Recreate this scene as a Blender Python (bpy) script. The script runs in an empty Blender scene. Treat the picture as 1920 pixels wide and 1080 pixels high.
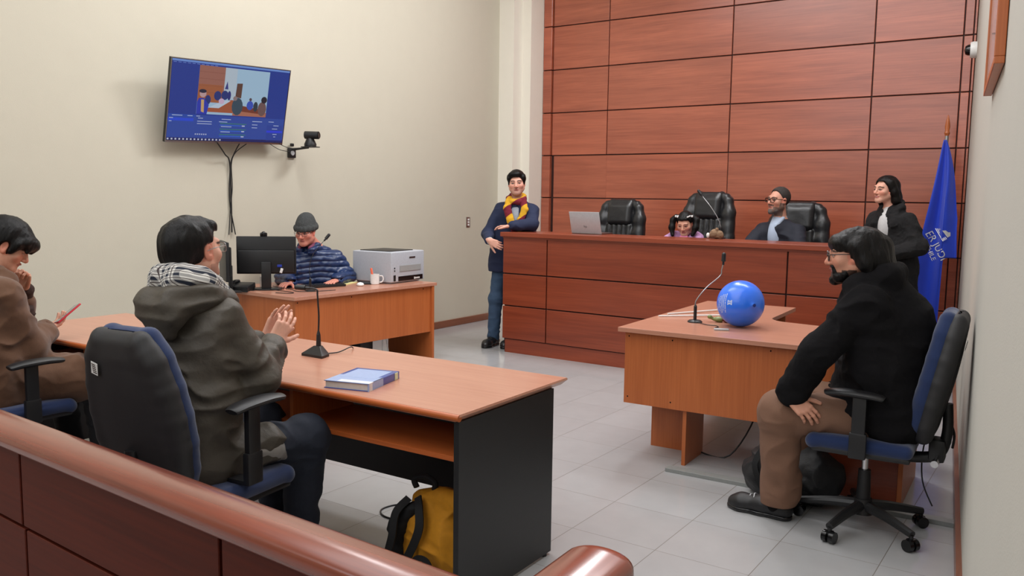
import bpy, bmesh, math, random
import numpy as np
from mathutils import Vector, Matrix

# ------------------------------------------------------------------ camera, world, lights, exposure
scene = bpy.context.scene
COL = scene.collection
PI = math.pi
CAM_LOC = (2.798, -3.380, 1.571)
CAM_R = Vector((0.8254, 0.5644, 0.0136)); CAM_F = Vector((-0.5606, 0.8211, -0.1079))
CAM_R = (CAM_R - CAM_F * CAM_R.dot(CAM_F)).normalized(); CAM_F.normalize()
CAM_U = CAM_R.cross(CAM_F).normalized()
cd = bpy.data.cameras.new('camera'); cam = bpy.data.objects.new('camera', cd); COL.objects.link(cam)
cd.sensor_width = 36.0; cd.lens = 1582.453 * 36.0 / 1920.0; cd.clip_start = 0.02; cd.clip_end = 60
m4 = Matrix((CAM_R, CAM_U, -CAM_F)).transposed().to_4x4(); m4.translation = Vector(CAM_LOC)
cam.matrix_world = m4
scene.camera = cam

w = bpy.data.worlds.new('world'); scene.world = w; w.use_nodes = True
w.node_tree.nodes['Background'].inputs[0].default_value = (0.80, 0.88, 1.0, 1)
w.node_tree.nodes['Background'].inputs[1].default_value = 1.0

def area(name, loc, target, sx, sy, power, col=(1, 1, 1), spread=PI):
    l = bpy.data.lights.new(name, 'AREA'); l.shape = 'RECTANGLE'; l.size = sx; l.size_y = sy
    l.energy = power; l.color = col; l.spread = spread
    o = bpy.data.objects.new(name, l); COL.objects.link(o); o.location = loc
    d = Vector(target) - Vector(loc)
    o.rotation_euler = d.to_track_quat('-Z', 'Y').to_euler()
    return o
# unseen added lights: high rear sheen, television shadow, overhead fill
area('rear_sheen_light', (-0.2, -6.9, 3.3), (-0.2, 2.0, 1.2), 6.4, 2.4, 165, (0.84, 0.91, 1.0))  # added source before the rear wall, widened for sheen on the panelling
area('tv_shadow_light', (-0.6, 3.9, 4.85), (-3.5, 1.0, 1.9), 1.1, 0.6, 185, (0.95, 0.97, 1.0))  # added mid-room under the ceiling to throw the television's wall shadow
area('ceiling_fill_light', (0.9, 3.3, 4.93), (0.9, 3.3, 0), 2.4, 0.6, 120, (0.98, 0.98, 1.0))
area('ceiling_fill_light', (-0.1, -2.4, 4.93), (-0.1, -2.4, 0), 4.4, 7.6, 380, (0.97, 0.98, 1.0))  # oversized added panel for wall sheen and soft overhead fill, no fixture
area('ceiling_fill_light', (-1.7, 1.2, 4.93), (-1.7, 1.2, 0), 2.4, 0.6, 95, (0.98, 0.98, 1.0))
scene.view_settings.view_transform = 'Standard'
try: scene.view_settings.look = 'None'
except Exception: pass
scene.view_settings.gamma = 1.0
scene.view_settings.use_curve_mapping = False
scene.view_settings.exposure = -0.62
scene.cycles.use_denoising = True
scene.cycles.max_bounces = 8
scene.cycles.diffuse_bounces = 5
scene.cycles.sample_clamp_indirect = 6.0

# ------------------------------------------------------------------ helpers: colour, materials
def lin(c):
    c = c / 255.0
    return c / 12.92 if c <= 0.04045 else ((c + 0.055) / 1.055) ** 2.4
def rgb(r, g, b): return (lin(r), lin(g), lin(b), 1.0)

class NT:
    def __init__(s, name):
        s.m = bpy.data.materials.new(name); s.m.use_nodes = True
        s.t = s.m.node_tree; s.n = s.t.nodes; s.b = s.n['Principled BSDF']
    def new(s, typ, **kw):
        n = s.n.new(typ)
        for k, v in kw.items():
            if k in n.inputs: n.inputs[k].default_value = v
            else: setattr(n, k, v)
        return n
    def link(s, a, b): s.t.links.new(a, b)
    def math(s, op, a, b=None):
        n = s.n.new('ShaderNodeMath'); n.operation = op
        for i, x in enumerate((a, b)):
            if x is None: continue
            if isinstance(x, (int, float)): n.inputs[i].default_value = x
            else: s.link(x, n.inputs[i])
        return n.outputs[0]
    def mix(s, fac, a, b, blend='MIX'):
        n = s.n.new('ShaderNodeMix'); n.data_type = 'RGBA'; n.blend_type = blend
        for i, x in ((0, fac), (6, a), (7, b)):
            if isinstance(x, (int, float, tuple)): n.inputs[i].default_value = x
            else: s.link(x, n.inputs[i])
        return n.outputs[2]

def plain(name, col, rough=0.5, metal=0.0, coat=0.0, noise=0.06, nscale=60.0, bump=0.0, bscale=200.0, spec=0.5, sheen=0.0, stretch=(1, 1, 1)):
    q = NT(name); b = q.b
    b.inputs['Roughness'].default_value = rough; b.inputs['Metallic'].default_value = metal
    b.inputs['Coat Weight'].default_value = coat; b.inputs['Specular IOR Level'].default_value = spec
    b.inputs['Sheen Weight'].default_value = sheen
    tc = q.new('ShaderNodeTexCoord'); mp = q.new('ShaderNodeMapping'); mp.inputs['Scale'].default_value = stretch
    q.link(tc.outputs['Object'], mp.inputs['Vector'])
    nz = q.new('ShaderNodeTexNoise', Scale=nscale, Detail=4.0); q.link(mp.outputs[0], nz.inputs['Vector'])
    dark = tuple(c * (1 - noise * 2) for c in col[:3]) + (1,); lite = tuple(min(1, c * (1 + noise * 2)) for c in col[:3]) + (1,)
    q.link(q.mix(nz.outputs[0], dark, lite), b.inputs['Base Color'])
    if bump:
        n2 = q.new('ShaderNodeTexNoise', Scale=bscale, Detail=3.0); q.link(mp.outputs[0], n2.inputs['Vector'])
        bp = q.new('ShaderNodeBump'); bp.inputs['Strength'].default_value = 1.0; bp.inputs['Distance'].default_value = bump
        q.link(n2.outputs[0], bp.inputs['Height']); q.link(bp.outputs[0], b.inputs['Normal'])
    return q.m

def wood(name, c1, c2, axis='X', rough=0.35, coat=0.3, scale=1.0, var=0.12, fine=0.35):
    q = NT(name); b = q.b
    b.inputs['Roughness'].default_value = rough; b.inputs['Coat Weight'].default_value = coat
    b.inputs['Coat Roughness'].default_value = min(0.3, rough * 0.65)
    tc = q.new('ShaderNodeTexCoord'); g = q.new('ShaderNodeNewGeometry')
    off = q.math('MULTIPLY', g.outputs['Random Per Island'], 37.0)
    va = q.new('ShaderNodeVectorMath'); va.operation = 'ADD'
    cx = q.new('ShaderNodeCombineXYZ'); [q.link(off, cx.inputs[i]) for i in range(3)]
    q.link(tc.outputs['Object'], va.inputs[0]); q.link(cx.outputs[0], va.inputs[1])
    mp = q.new('ShaderNodeMapping'); s = [9 * scale] * 3; s['XYZ'.index(axis)] = 0.7 * scale
    mp.inputs['Scale'].default_value = s; q.link(va.outputs[0], mp.inputs['Vector'])
    n1 = q.new('ShaderNodeTexNoise', Scale=1.0, Detail=5.0, Roughness=0.6, Distortion=0.6); q.link(mp.outputs[0], n1.inputs['Vector'])
    mp2 = q.new('ShaderNodeMapping'); s = [110 * scale] * 3; s['XYZ'.index(axis)] = 2.5 * scale
    mp2.inputs['Scale'].default_value = s; q.link(va.outputs[0], mp2.inputs['Vector'])
    n2 = q.new('ShaderNodeTexNoise', Scale=1.0, Detail=2.0); q.link(mp2.outputs[0], n2.inputs['Vector'])
    f = q.math('ADD', q.math('MULTIPLY', n1.outputs[0], 1.0 - fine), q.math('MULTIPLY', n2.outputs[0], fine))
    rp = q.new('ShaderNodeValToRGB'); rp.color_ramp.elements[0].position = 0.33; rp.color_ramp.elements[1].position = 0.67
    rp.color_ramp.elements[0].color = c1; rp.color_ramp.elements[1].color = c2
    q.link(f, rp.inputs[0])
    hs = q.new('ShaderNodeHueSaturation'); q.link(rp.outputs[0], hs.inputs['Color'])
    q.link(q.math('ADD', q.math('MULTIPLY', g.outputs['Random Per Island'], var * 2), 1 - var), hs.inputs['Value'])
    q.link(hs.outputs[0], b.inputs['Base Color'])
    return q.m

def attr_mat(name, rough=0.5, emit=0.0, bump=0.0, sss=0.0, spec=0.5):
    q = NT(name); b = q.b; a = q.new('ShaderNodeAttribute'); a.attribute_name = 'Col'
    b.inputs['Roughness'].default_value = rough; b.inputs['Specular IOR Level'].default_value = spec
    nz = q.new('ShaderNodeTexNoise', Scale=90.0, Detail=2.0); tc = q.new('ShaderNodeTexCoord'); q.link(tc.outputs['Object'], nz.inputs['Vector'])
    if emit:
        q.link(a.outputs['Color'], b.inputs['Emission Color']); b.inputs['Emission Strength'].default_value = emit
        b.inputs['Base Color'].default_value = (0.01, 0.01, 0.012, 1)
    else:
        v = q.math('ADD', q.math('MULTIPLY', nz.outputs[0], 0.16), 0.92)
        cx = q.new('ShaderNodeCombineXYZ'); [q.link(v, cx.inputs[i]) for i in range(3)]
        q.link(q.mix(1.0, a.outputs['Color'], cx.outputs[0], 'MULTIPLY'), b.inputs['Base Color'])
        if sss:
            b.inputs['Subsurface Weight'].default_value = sss; b.inputs['Subsurface Radius'].default_value = (0.01, 0.004, 0.002)
            b.inputs['Subsurface Scale'].default_value = 0.5
    return q.m

# ------------------------------------------------------------------ helpers: objects
def prop(o, label=None, cat=None, group=None, kind=None):
    if label: o['label'] = label
    if cat: o['category'] = cat
    if group: o['group'] = group
    if kind: o['kind'] = kind
    return o
def thing(name, label, cat, loc=(0, 0, 0), rz=0.0, group=None):
    o = bpy.data.objects.new(name, None); o.empty_display_size = 0.1; COL.objects.link(o)
    o.location = loc; o.rotation_euler = (0, 0, rz)
    return prop(o, label, cat, group)
def mesh_obj(name, verts, faces, mat, parent=None, smooth=False, cols=None, off=None):
    me = bpy.data.meshes.new(name)
    V = np.asarray(verts, dtype=np.float64)
    if off is not None: V = V - np.asarray(off)
    if isinstance(faces, np.ndarray):
        me.vertices.add(len(V)); me.vertices.foreach_set('co', V.astype(np.float32).ravel())
        nf, k = faces.shape; me.loops.add(nf * k); me.polygons.add(nf)
        me.loops.foreach_set('vertex_index', faces.astype(np.int32).ravel())
        me.polygons.foreach_set('loop_start', np.arange(0, nf * k, k, dtype=np.int32))
        me.polygons.foreach_set('use_smooth', np.full(nf, smooth))
        me.update(calc_edges=True)
    else:
        me.from_pydata([tuple(v) for v in V], [], faces); me.update()
        if smooth: me.polygons.foreach_set('use_smooth', np.full(len(me.polygons), True))
    if cols is not None:
        ca = me.color_attributes.new('Col', 'FLOAT_COLOR', 'POINT')
        c4 = np.ones((len(V), 4), np.float32); c4[:, :3] = np.asarray(cols)[:, :3]
        ca.data.foreach_set('color', c4.ravel())
    if mat: me.materials.append(mat)
    o = bpy.data.objects.new(name, me); COL.objects.link(o)
    if parent: o.parent = parent
    return o

class MB:
    """collects shapes of one part into a bmesh"""
    def __init__(s): s.bm = bmesh.new()
    def _place(s, tmp, M):
        tmp.transform(M); me = bpy.data.meshes.new('t'); tmp.to_mesh(me); tmp.free(); s.bm.from_mesh(me); bpy.data.meshes.remove(me)
    def box(s, c, d, bev=0.0, rot=(0, 0, 0), seg=2):
        t = bmesh.new(); bmesh.ops.create_cube(t, size=1.0)
        bmesh.ops.scale(t, vec=d, verts=t.verts)
        if bev: bmesh.ops.bevel(t, geom=list(t.edges), offset=bev, segments=seg, profile=0.6, affect='EDGES')
        from mathutils import Euler
        M = Matrix.Translation(c) @ Euler(rot).to_matrix().to_4x4(); s._place(t, M); return s
    def bx(s, x0, x1, y0, y1, z0, z1, bev=0.0, seg=2):
        return s.box(((x0 + x1) / 2, (y0 + y1) / 2, (z0 + z1) / 2), (abs(x1 - x0), abs(y1 - y0), abs(z1 - z0)), bev, seg=seg)
    def cyl(s, p, q, r, r2=None, n=20, cap=True):
        p = Vector(p); q = Vector(q); d = q - p; r2 = r if r2 is None else r2
        t = bmesh.new(); bmesh.ops.create_cone(t, cap_ends=cap, segments=n, radius1=r, radius2=r2, depth=d.length)
        M = Matrix.Translation((p + q) / 2) @ d.to_track_quat('Z', 'Y').to_matrix().to_4x4(); s._place(t, M); return s
    def sph(s, c, r, n=16, sc=(1, 1, 1), rot=None):
        t = bmesh.new(); bmesh.ops.create_uvsphere(t, u_segments=n * 2, v_segments=n, radius=r)
        M = Matrix.Translation(c) @ (rot.to_4x4() if rot else Matrix()) @ Matrix.Diagonal((*sc, 1)); s._place(t, M); return s
    def tube(s, pts, r, n=10, sub=6, closed=False):
        P = smooth_path(pts, sub) if sub > 1 else [Vector(p) for p in pts]
        rr = r if callable(r) else (lambda t: r)
        up = Vector((0.13, 0.21, 0.97)); rings = []
        for i, p in enumerate(P):
            a = P[max(0, i - 1)]; b = P[min(len(P) - 1, i + 1)]; d = (b - a).normalized()
            if abs(d.dot(up)) > 0.98: up = Vector((0.9, 0.3, 0.1))
            x = d.cross(up).normalized(); y = x.cross(d)
            up = y
            rad = rr(i / max(1, len(P) - 1))
            rings.append([s.bm.verts.new(p + x * math.cos(2 * PI * k / n) * rad + y * math.sin(2 * PI * k / n) * rad) for k in range(n)])
        for A, B in zip(rings, rings[1:]):
            for k in range(n): s.bm.faces.new((A[k], A[(k + 1) % n], B[(k + 1) % n], B[k]))
        s.bm.faces.new(rings[0][::-1]); s.bm.faces.new(rings[-1]); return s
    def lathe(s, prof, c=(0, 0, 0), n=28, axis='Z'):
        rings = []
        for r, z in prof:
            ring = []
            for k in range(n):
                a = 2 * PI * k / n; x, y = r * math.cos(a), r * math.sin(a)
                v = {'Z': (x, y, z), 'X': (z, x, y), 'Y': (y, z, x)}[axis]
                ring.append(s.bm.verts.new(Vector(c) + Vector(v)))
            rings.append(ring)
        for A, B in zip(rings, rings[1:]):
            for k in range(n): s.bm.faces.new((A[k], A[(k + 1) % n], B[(k + 1) % n], B[k]))
        if prof[0][0] > 1e-5: s.bm.faces.new(rings[0][::-1])
        if prof[-1][0] > 1e-5: s.bm.faces.new(rings[-1])
        return s
    def prism(s, poly, z0, z1, M=None, bev=0.0):
        t = bmesh.new(); a = [t.verts.new((x, y, z0)) for x, y in poly]; f = t.faces.new(a)
        r = bmesh.ops.extrude_face_region(t, geom=[f]); vs = [v for v in r['geom'] if isinstance(v, bmesh.types.BMVert)]
        bmesh.ops.translate(t, vec=(0, 0, z1 - z0), verts=vs)
        bmesh.ops.recalc_face_normals(t, faces=t.faces)
        if bev: bmesh.ops.bevel(t, geom=[e for e in t.edges], offset=bev, segments=3, profile=0.6, affect='EDGES')
        s._place(t, M or Matrix()); return s
    def done(s, name, mat, parent=None, smooth=True, angle=0.6, off=None):
        bmesh.ops.remove_doubles(s.bm, verts=s.bm.verts, dist=1e-6)
        bmesh.ops.recalc_face_normals(s.bm, faces=s.bm.faces)
        if off is not None: bmesh.ops.translate(s.bm, vec=(-off[0], -off[1], -off[2]), verts=s.bm.verts)
        me = bpy.data.meshes.new(name); s.bm.to_mesh(me); s.bm.free()
        if smooth:
            me.polygons.foreach_set('use_smooth', np.full(len(me.polygons), True)); me.set_sharp_from_angle(angle=angle)
        me.materials.append(mat)
        o = bpy.data.objects.new(name, me); COL.objects.link(o)
        if parent: o.parent = parent
        return o

def smooth_path(pts, sub=6):
    P = [Vector(p) for p in pts]; out = []
    if len(P) < 3:
        return [P[0].lerp(P[-1], i / sub) for i in range(sub + 1)]
    for i in range(len(P) - 1):
        a = P[max(0, i - 1)]; b = P[i]; c = P[i + 1]; d = P[min(len(P) - 1, i + 2)]
        for k in range(sub):
            t = k / sub
            out.append(0.5 * ((2 * b) + (c - a) * t + (2 * a - 5 * b + 4 * c - d) * t * t + (3 * b - a - 3 * c + d) * t ** 3))
    out.append(P[-1]); return out

def copy_tree(o, parent=None):
    c = o.copy(); COL.objects.link(c); c.parent = parent
    for ch in list(o.children): copy_tree(ch, c)
    return c

# ------------------------------------------------------------------ helpers: signed-distance volumes -> one continuous mesh
def nrm(v): v = np.asarray(v, float); return v / (np.linalg.norm(v) + 1e-12)
def frame(fwd, up):
    f = nrm(fwd); u = np.asarray(up, float); u = nrm(u - f * (u @ f)); r = np.cross(f, u); return np.array([r, f, u])   # rows: right, forward, up
_rng = np.random.RandomState(7); _NG = _rng.rand(32, 32, 32)
def noise3(p):
    i = np.floor(p).astype(int); f = p - i; f = f * f * (3 - 2 * f); out = 0
    for dx in (0, 1):
        for dy in (0, 1):
            for dz in (0, 1):
                wgt = (f[..., 0] if dx else 1 - f[..., 0]) * (f[..., 1] if dy else 1 - f[..., 1]) * (f[..., 2] if dz else 1 - f[..., 2])
                out = out + wgt * _NG[(i[..., 0] + dx) % 32, (i[..., 1] + dy) % 32, (i[..., 2] + dz) % 32]
    return out - 0.5
class Vol:
    def __init__(s): s.ops = []
    def _add(s, fn, lo, hi, k, mode):
        s.ops.append((fn, np.asarray(lo, float), np.asarray(hi, float), k, mode)); return s
    def cone(s, a, b, ra, rb=None, k=0.02, mode='add', flat=None):
        a = np.asarray(a, float); b = np.asarray(b, float); rb = ra if rb is None else rb; ab = b - a; L2 = ab @ ab + 1e-12
        fl = None if flat is None else (nrm(flat[0]), flat[1])
        def fn(p):
            t = np.clip(((p - a) @ ab) / L2, 0, 1); v = p - a - t[..., None] * ab; r = ra + (rb - ra) * t
            if fl is not None:
                n, sc = fl; v = v + ((v @ n) * (1 / sc - 1))[..., None] * n
                return (np.sqrt((v * v).sum(-1)) - r) * min(1.0, (sc + 1) / 2)
            return np.sqrt((v * v).sum(-1)) - r
        m = max(ra, rb) * (max(1, fl[1]) if fl else 1)
        return s._add(fn, np.minimum(a, b) - m, np.maximum(a, b) + m, k, mode)
    def ell(s, c, r, R=None, k=0.02, mode='add'):
        c = np.asarray(c, float); r = np.asarray(r, float); R = np.eye(3) if R is None else np.asarray(R)
        def fn(p):
            q = (p - c) @ R.T; k0 = np.sqrt(((q / r) ** 2).sum(-1)); k1 = np.sqrt(((q / r ** 2) ** 2).sum(-1)) + 1e-9
            return k0 * (k0 - 1) / k1
        e = np.sqrt(((R.T * r) ** 2).sum(1)); return s._add(fn, c - e, c + e, k, mode)
    def box(s, c, h, R=None, r=0.01, k=0.01, mode='add'):
        c = np.asarray(c, float); h = np.asarray(h, float); R = np.eye(3) if R is None else np.asarray(R)
        def fn(p):
            q = np.abs((p - c) @ R.T) - (h - r); return np.sqrt((np.maximum(q, 0) ** 2).sum(-1)) + np.minimum(q.max(-1), 0) - r
        e = np.abs(R.T * h).sum(1); return s._add(fn, c - e, c + e, k, mode)
    def chain(s, pts, rs, k=0.02, mode='add', flat=None):
        for i in range(len(pts) - 1): s.cone(pts[i], pts[i + 1], rs[i], rs[i + 1], k, mode, flat)
        return s
    def disp(s, fn, lo=None, hi=None):
        s.ops.append((fn, None if lo is None else np.asarray(lo, float), None if hi is None else np.asarray(hi, float), 0.0, 'disp')); return s
    def ev(s, P, bmin, bmax):
        d = np.full(P.shape[:-1], 0.15)
        for fn, lo, hi, k, mode in s.ops:
            if lo is None: sel = np.ones(len(P), bool)
            else: sel = np.all((bmin < hi + k + 0.03) & (bmax > lo - k - 0.03), axis=1)
            if not sel.any(): continue
            Q = P[sel]; a = d[sel]
            if mode == 'disp': a = a + fn(Q)
            else:
                b = fn(Q)
                if mode == 'add':
                    h = np.maximum(k - np.abs(a - b), 0) / max(k, 1e-6); a = np.minimum(a, b) - h * h * k * 0.25
                elif mode == 'sub':
                    b = -b; h = np.maximum(k - np.abs(a - b), 0) / max(k, 1e-6); a = np.maximum(a, b) + h * h * k * 0.25
            d[sel] = a
        return d
    def mesh(s, h=0.004, B=8):
        adds = [o for o in s.ops if o[4] == 'add']
        lo = np.min([o[1] for o in adds], 0) - 0.03; hi = np.max([o[2] for o in adds], 0) + 0.03
        n = np.ceil((hi - lo) / (h * B)).astype(int) + 1; mark = np.zeros(n, bool)
        for o in adds:
            a = np.floor((o[1] - 0.028 - lo) / (h * B)).astype(int).clip(0); b = np.ceil((o[2] + 0.028 - lo) / (h * B)).astype(int) + 1
            mark[a[0]:b[0], a[1]:b[1], a[2]:b[2]] = True
        blk = np.argwhere(mark); bm = lo + blk * h * B; bM = bm + h * B
        dc = s.ev((bm + bM)[:, None, :] / 2, bm, bM)[:, 0]
        keep = np.abs(dc) < 0.87 * h * B * 2.0 + 0.015
        blk = blk[keep]; bm = bm[keep]; bM = bM[keep]
        g = np.arange(B + 1); G = np.stack(np.meshgrid(g, g, g, indexing='ij'), -1).reshape(-1, 3)
        D = np.empty((len(blk), (B + 1) ** 3), np.float32)
        for i in range(0, len(blk), 1500):
            P = bm[i:i + 1500, None, :] + G[None] * h
            D[i:i + 1500] = s.ev(P, bm[i:i + 1500], bM[i:i + 1500])
        D = D.reshape(-1, B + 1, B + 1, B + 1)
        cs = [D[:, a:B + a, b:B + b, c:B + c] for a in (0, 1) for b in (0, 1) for c in (0, 1)]
        S = np.stack(cs, -1); neg = S < 0; act = neg.any(-1) & ~neg.all(-1)
        idx = np.argwhere(act); S = S[act]
        cell = blk[idx[:, 0]] * B + idx[:, 1:]
        C8 = np.array([(a, b, c) for a in (0, 1) for b in (0, 1) for c in (0, 1)], float)
        E = [(i, j) for i in range(8) for j in range(i + 1, 8) if np.abs(C8[i] - C8[j]).sum() == 1]
        acc = np.zeros((len(S), 3)); cnt = np.zeros(len(S))
        for i, j in E:
            x = (S[:, i] < 0) != (S[:, j] < 0); t = S[:, i] / (S[:, i] - S[:, j] + 1e-12)
            acc += np.where(x[:, None], C8[i] + t[:, None] * (C8[j] - C8[i]), 0); cnt += x
        V = lo + (cell + acc / cnt[:, None]) * h
        N = n * B + 2; key = (cell[:, 0] * N[1] + cell[:, 1]) * N[2] + cell[:, 2]
        order = np.argsort(key); ks = key[order]
        def look(k2):
            p = np.searchsorted(ks, k2).clip(0, len(ks) - 1); return np.where(ks[p] == k2, order[p], -1)
        st = (N[1] * N[2], N[2], 1); F = []
        for ax, cj in ((0, 4), (1, 2), (2, 1)):
            x = (S[:, 0] < 0) != (S[:, cj] < 0); o1, o2 = [st[k] for k in range(3) if k != ax]
            a = np.where(x)[0]; q = np.stack([a, look(key[a] - o1), look(key[a] - o1 - o2), look(key[a] - o2)], 1)
            flip = (S[a, 0] < 0) ^ (ax == 1); ok = (q >= 0).all(1)
            q = np.where(flip[:, None], q, q[:, ::-1]); F.append(q[ok])
        return V, np.concatenate(F)
    def done(s, name, mat, parent=None, h=0.004, off=None, colfn=None):
        V, F = s.mesh(h); cols = colfn(V) if colfn else None
        return mesh_obj(name, V, F, mat, parent, True, cols, off)

# ------------------------------------------------------------------ materials
M = {}
M['wall'] = plain('wall_paint', rgb(194, 188, 171), 0.85, noise=0.012, nscale=6, bump=0.0006, bscale=160)
M['trimwhite'] = plain('pilaster_paint', rgb(236, 231, 218), 0.75, noise=0.01, nscale=8)
M['wallR'] = plain('wall_paint_right', rgb(184, 181, 172), 0.8, noise=0.012, nscale=6, bump=0.0006, bscale=160)
M['ceil'] = plain('ceiling_paint', rgb(235, 233, 226), 0.9, noise=0.01)
M['panel'] = wood('lacquered_wall_panel', rgb(146, 70, 47), rgb(188, 100, 70), 'X', 0.36, 0.95, 1.0, 0.10)
M['bench'] = wood('lacquered_bench_wood', rgb(116, 47, 27), rgb(148, 68, 41), 'X', 0.34, 0.3, 1.0, 0.07)
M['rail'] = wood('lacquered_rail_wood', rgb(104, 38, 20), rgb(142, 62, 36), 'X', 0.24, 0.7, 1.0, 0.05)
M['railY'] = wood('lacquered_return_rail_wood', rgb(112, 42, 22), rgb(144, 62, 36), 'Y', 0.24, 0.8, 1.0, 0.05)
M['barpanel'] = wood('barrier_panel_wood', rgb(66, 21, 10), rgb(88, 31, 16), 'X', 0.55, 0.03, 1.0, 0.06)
M['barpanel'].node_tree.nodes['Principled BSDF'].inputs['Specular IOR Level'].default_value = 0.15
M['groove'] = plain('dark_groove', rgb(46, 16, 10), 0.6)
M['laminate'] = wood('desk_laminate_top', rgb(178, 121, 98), rgb(194, 139, 115), 'X', 0.30, 0.25, 1.4, 0.0, 0.6)
M['lamX'] = wood('desk_laminate_edge', rgb(168, 84, 38), rgb(186, 98, 48), 'X', 0.32, 0.2, 1.4, 0.0, 0.5)
M['lamV'] = wood('desk_laminate_panel', rgb(168, 88, 42), rgb(188, 104, 54), 'Z', 0.42, 0.12, 1.2, 0.03, 0.5)
M['blackboard'] = plain('black_laminate', rgb(30, 30, 31), 0.45, noise=0.1, nscale=120, bump=0.0002)
M['base'] = wood('skirting_wood', rgb(108, 62, 42), rgb(140, 86, 60), 'Y', 0.35, 0.3)
M['black'] = plain('black_plastic', rgb(24, 24, 26), 0.42, bump=0.0002, bscale=900)
M['blackg'] = plain('glossy_black_plastic', rgb(16, 16, 18), 0.2)
M['metal'] = plain('brushed_steel', rgb(170, 172, 175), 0.3, metal=1.0)
M['chrome'] = plain('chrome', rgb(215, 215, 218), 0.12, metal=1.0)
M['grey'] = plain('grey_plastic', rgb(176, 178, 180), 0.5)
M['white'] = plain('white_plastic', rgb(228, 228, 226), 0.4)

def floor_mat():
    q = NT('ceramic_floor_tiles'); b = q.b
    tc = q.new('ShaderNodeTexCoord'); sp = q.new('ShaderNodeSeparateXYZ'); q.link(tc.outputs['Object'], sp.inputs[0])
    TX, TY = 0.429, 0.435
    def edge(o, T):
        f = q.math('FRACT', q.math('ADD', q.math('DIVIDE', o, T), 100.0)); return q.math('MULTIPLY', q.math('MINIMUM', f, q.math('SUBTRACT', 1.0, f)), T)
    ex, ey = edge(sp.outputs[0], TX), edge(sp.outputs[1], TY)
    d = q.math('MINIMUM', ex, q.math('ADD', ey, 0.0004)); line = q.math('LESS_THAN', d, 0.0017)
    cx = q.new('ShaderNodeCombineXYZ')
    q.link(q.math('FLOOR', q.math('DIVIDE', sp.outputs[0], TX)), cx.inputs[0]); q.link(q.math('FLOOR', q.math('DIVIDE', sp.outputs[1], TY)), cx.inputs[1])
    wn = q.new('ShaderNodeTexWhiteNoise'); q.link(cx.outputs[0], wn.inputs['Vector'])
    nz = q.new('ShaderNodeTexNoise', Scale=7.0, Detail=5.0); q.link(tc.outputs['Object'], nz.inputs['Vector'])
    v = q.math('ADD', q.math('MULTIPLY', wn.outputs[0], 0.35), q.math('MULTIPLY', nz.outputs[0], 0.65))
    base = q.mix(v, rgb(160, 160, 161), rgb(175, 175, 176))
    q.link(q.mix(line, base, rgb(112, 106, 100)), b.inputs['Base Color'])
    q.link(q.math('ADD', q.math('MULTIPLY', line, 0.5), 0.16), b.inputs['Roughness'])
    bp = q.new('ShaderNodeBump'); bp.inputs['Distance'].default_value = 0.001; bp.inputs['Strength'].default_value = 0.6
    q.link(q.math('SUBTRACT', 1.0, line), bp.inputs['Height']); q.link(bp.outputs[0], b.inputs['Normal'])
    return q.m
M['floor'] = floor_mat()

# ------------------------------------------------------------------ the room
W = 6.0
def RX(y): return 2.45 - 0.12455 * (y - 0.5)          # the right wall runs in slightly towards the back
def struct(o): o['kind'] = 'structure'; return o
m = MB(); m.bx(-3.75, 3.9, -7.2, 6.4, -0.1, 0); struct(m.done('floor', M['floor'], smooth=False))
m = MB(); m.bx(-3.75, 3.9, -7.2, 6.4, 5.0, 5.1); struct(m.done('ceiling', M['ceil'], smooth=False))
m = MB(); m.bx(-3.75, 3.9, -7.2, -7.0, 0, 5.0); struct(m.done('wall_rear', M['wall'], smooth=False))
m = MB(); m.bx(-3.75, -3.5, -7.0, 5.49, 0, 5.0); struct(m.done('wall_left', M['wall'], smooth=False))
m = MB(); m.prism([(RX(-7.0), -7.0), (RX(6.4), 6.4), (RX(6.4) + 0.3, 6.4), (RX(-7) + 0.3, -7.0)], 0, 5.0); struct(m.done('wall_right', M['wallR'], smooth=False))
# stepped pilaster in the far left corner
m = MB(); m.bx(-3.75, -3.28, 5.49, 5.682, 0, 5.0); m.bx(-3.75, -3.151, 5.682, 6.4, 0, 5.0); struct(m.done('trim_1', M['trimwhite'], smooth=False))
# panelled back wall: boards on a dark backing
XE = [-3.151, -3.018, -2.219, -0.660, 0.840, 1.650, 1.735, 1.765]
m = MB(); m.bx(-3.16, 1.80, W + 0.02, W + 0.3, 0, 5.0); backing = struct(m.done('wall_back', M['groove'], smooth=False))
zs = [2.101 + 0.5395 * k for k in range(-3, 6)]; zs = [0.0] + zs[0:] ; zs[-1] = 5.0
m = MB(); g = 0.006
for i in range(len(XE) - 1):
    x0, x1 = XE[i], XE[i + 1]
    for j in range(len(zs) - 1):
        z0, z1 = zs[j], zs[j + 1]
        low = z1 < 2.12
        yf = W + (0.012 if (low and i in (1, 2)) else (-0.03 if (i == 0) else 0.0))
        xa, xb = x0 + g, x1 - g
        if low and i == 1: xa = x0 + 0.03
        if low and i == 1: xb = x1 + 0.001
        if low and i == 2: xa = x0 + 0.0
        if i == 6: yf -= 0.01
        m.bx(xa, xb, yf, W + 0.05, z0 + g, z1 - g, 0.003, seg=1)
panels = m.done('panelling', M['panel'], backing, smooth=False)
# skirtings
m = MB(); m.bx(-3.5, -3.482, -6.9, 5.49, 0, 0.085, 0.004, 1); struct(m.done('baseboard_left', M['base'], smooth=False))
m = MB(); m.prism([(RX(-6.9) - 0.022, -6.9), (RX(5.95) - 0.022, 5.95), (RX(5.95), 5.95), (RX(-6.9), -6.9)], 0, 0.10); struct(m.done('baseboard_right', M['base'], smooth=False))

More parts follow.
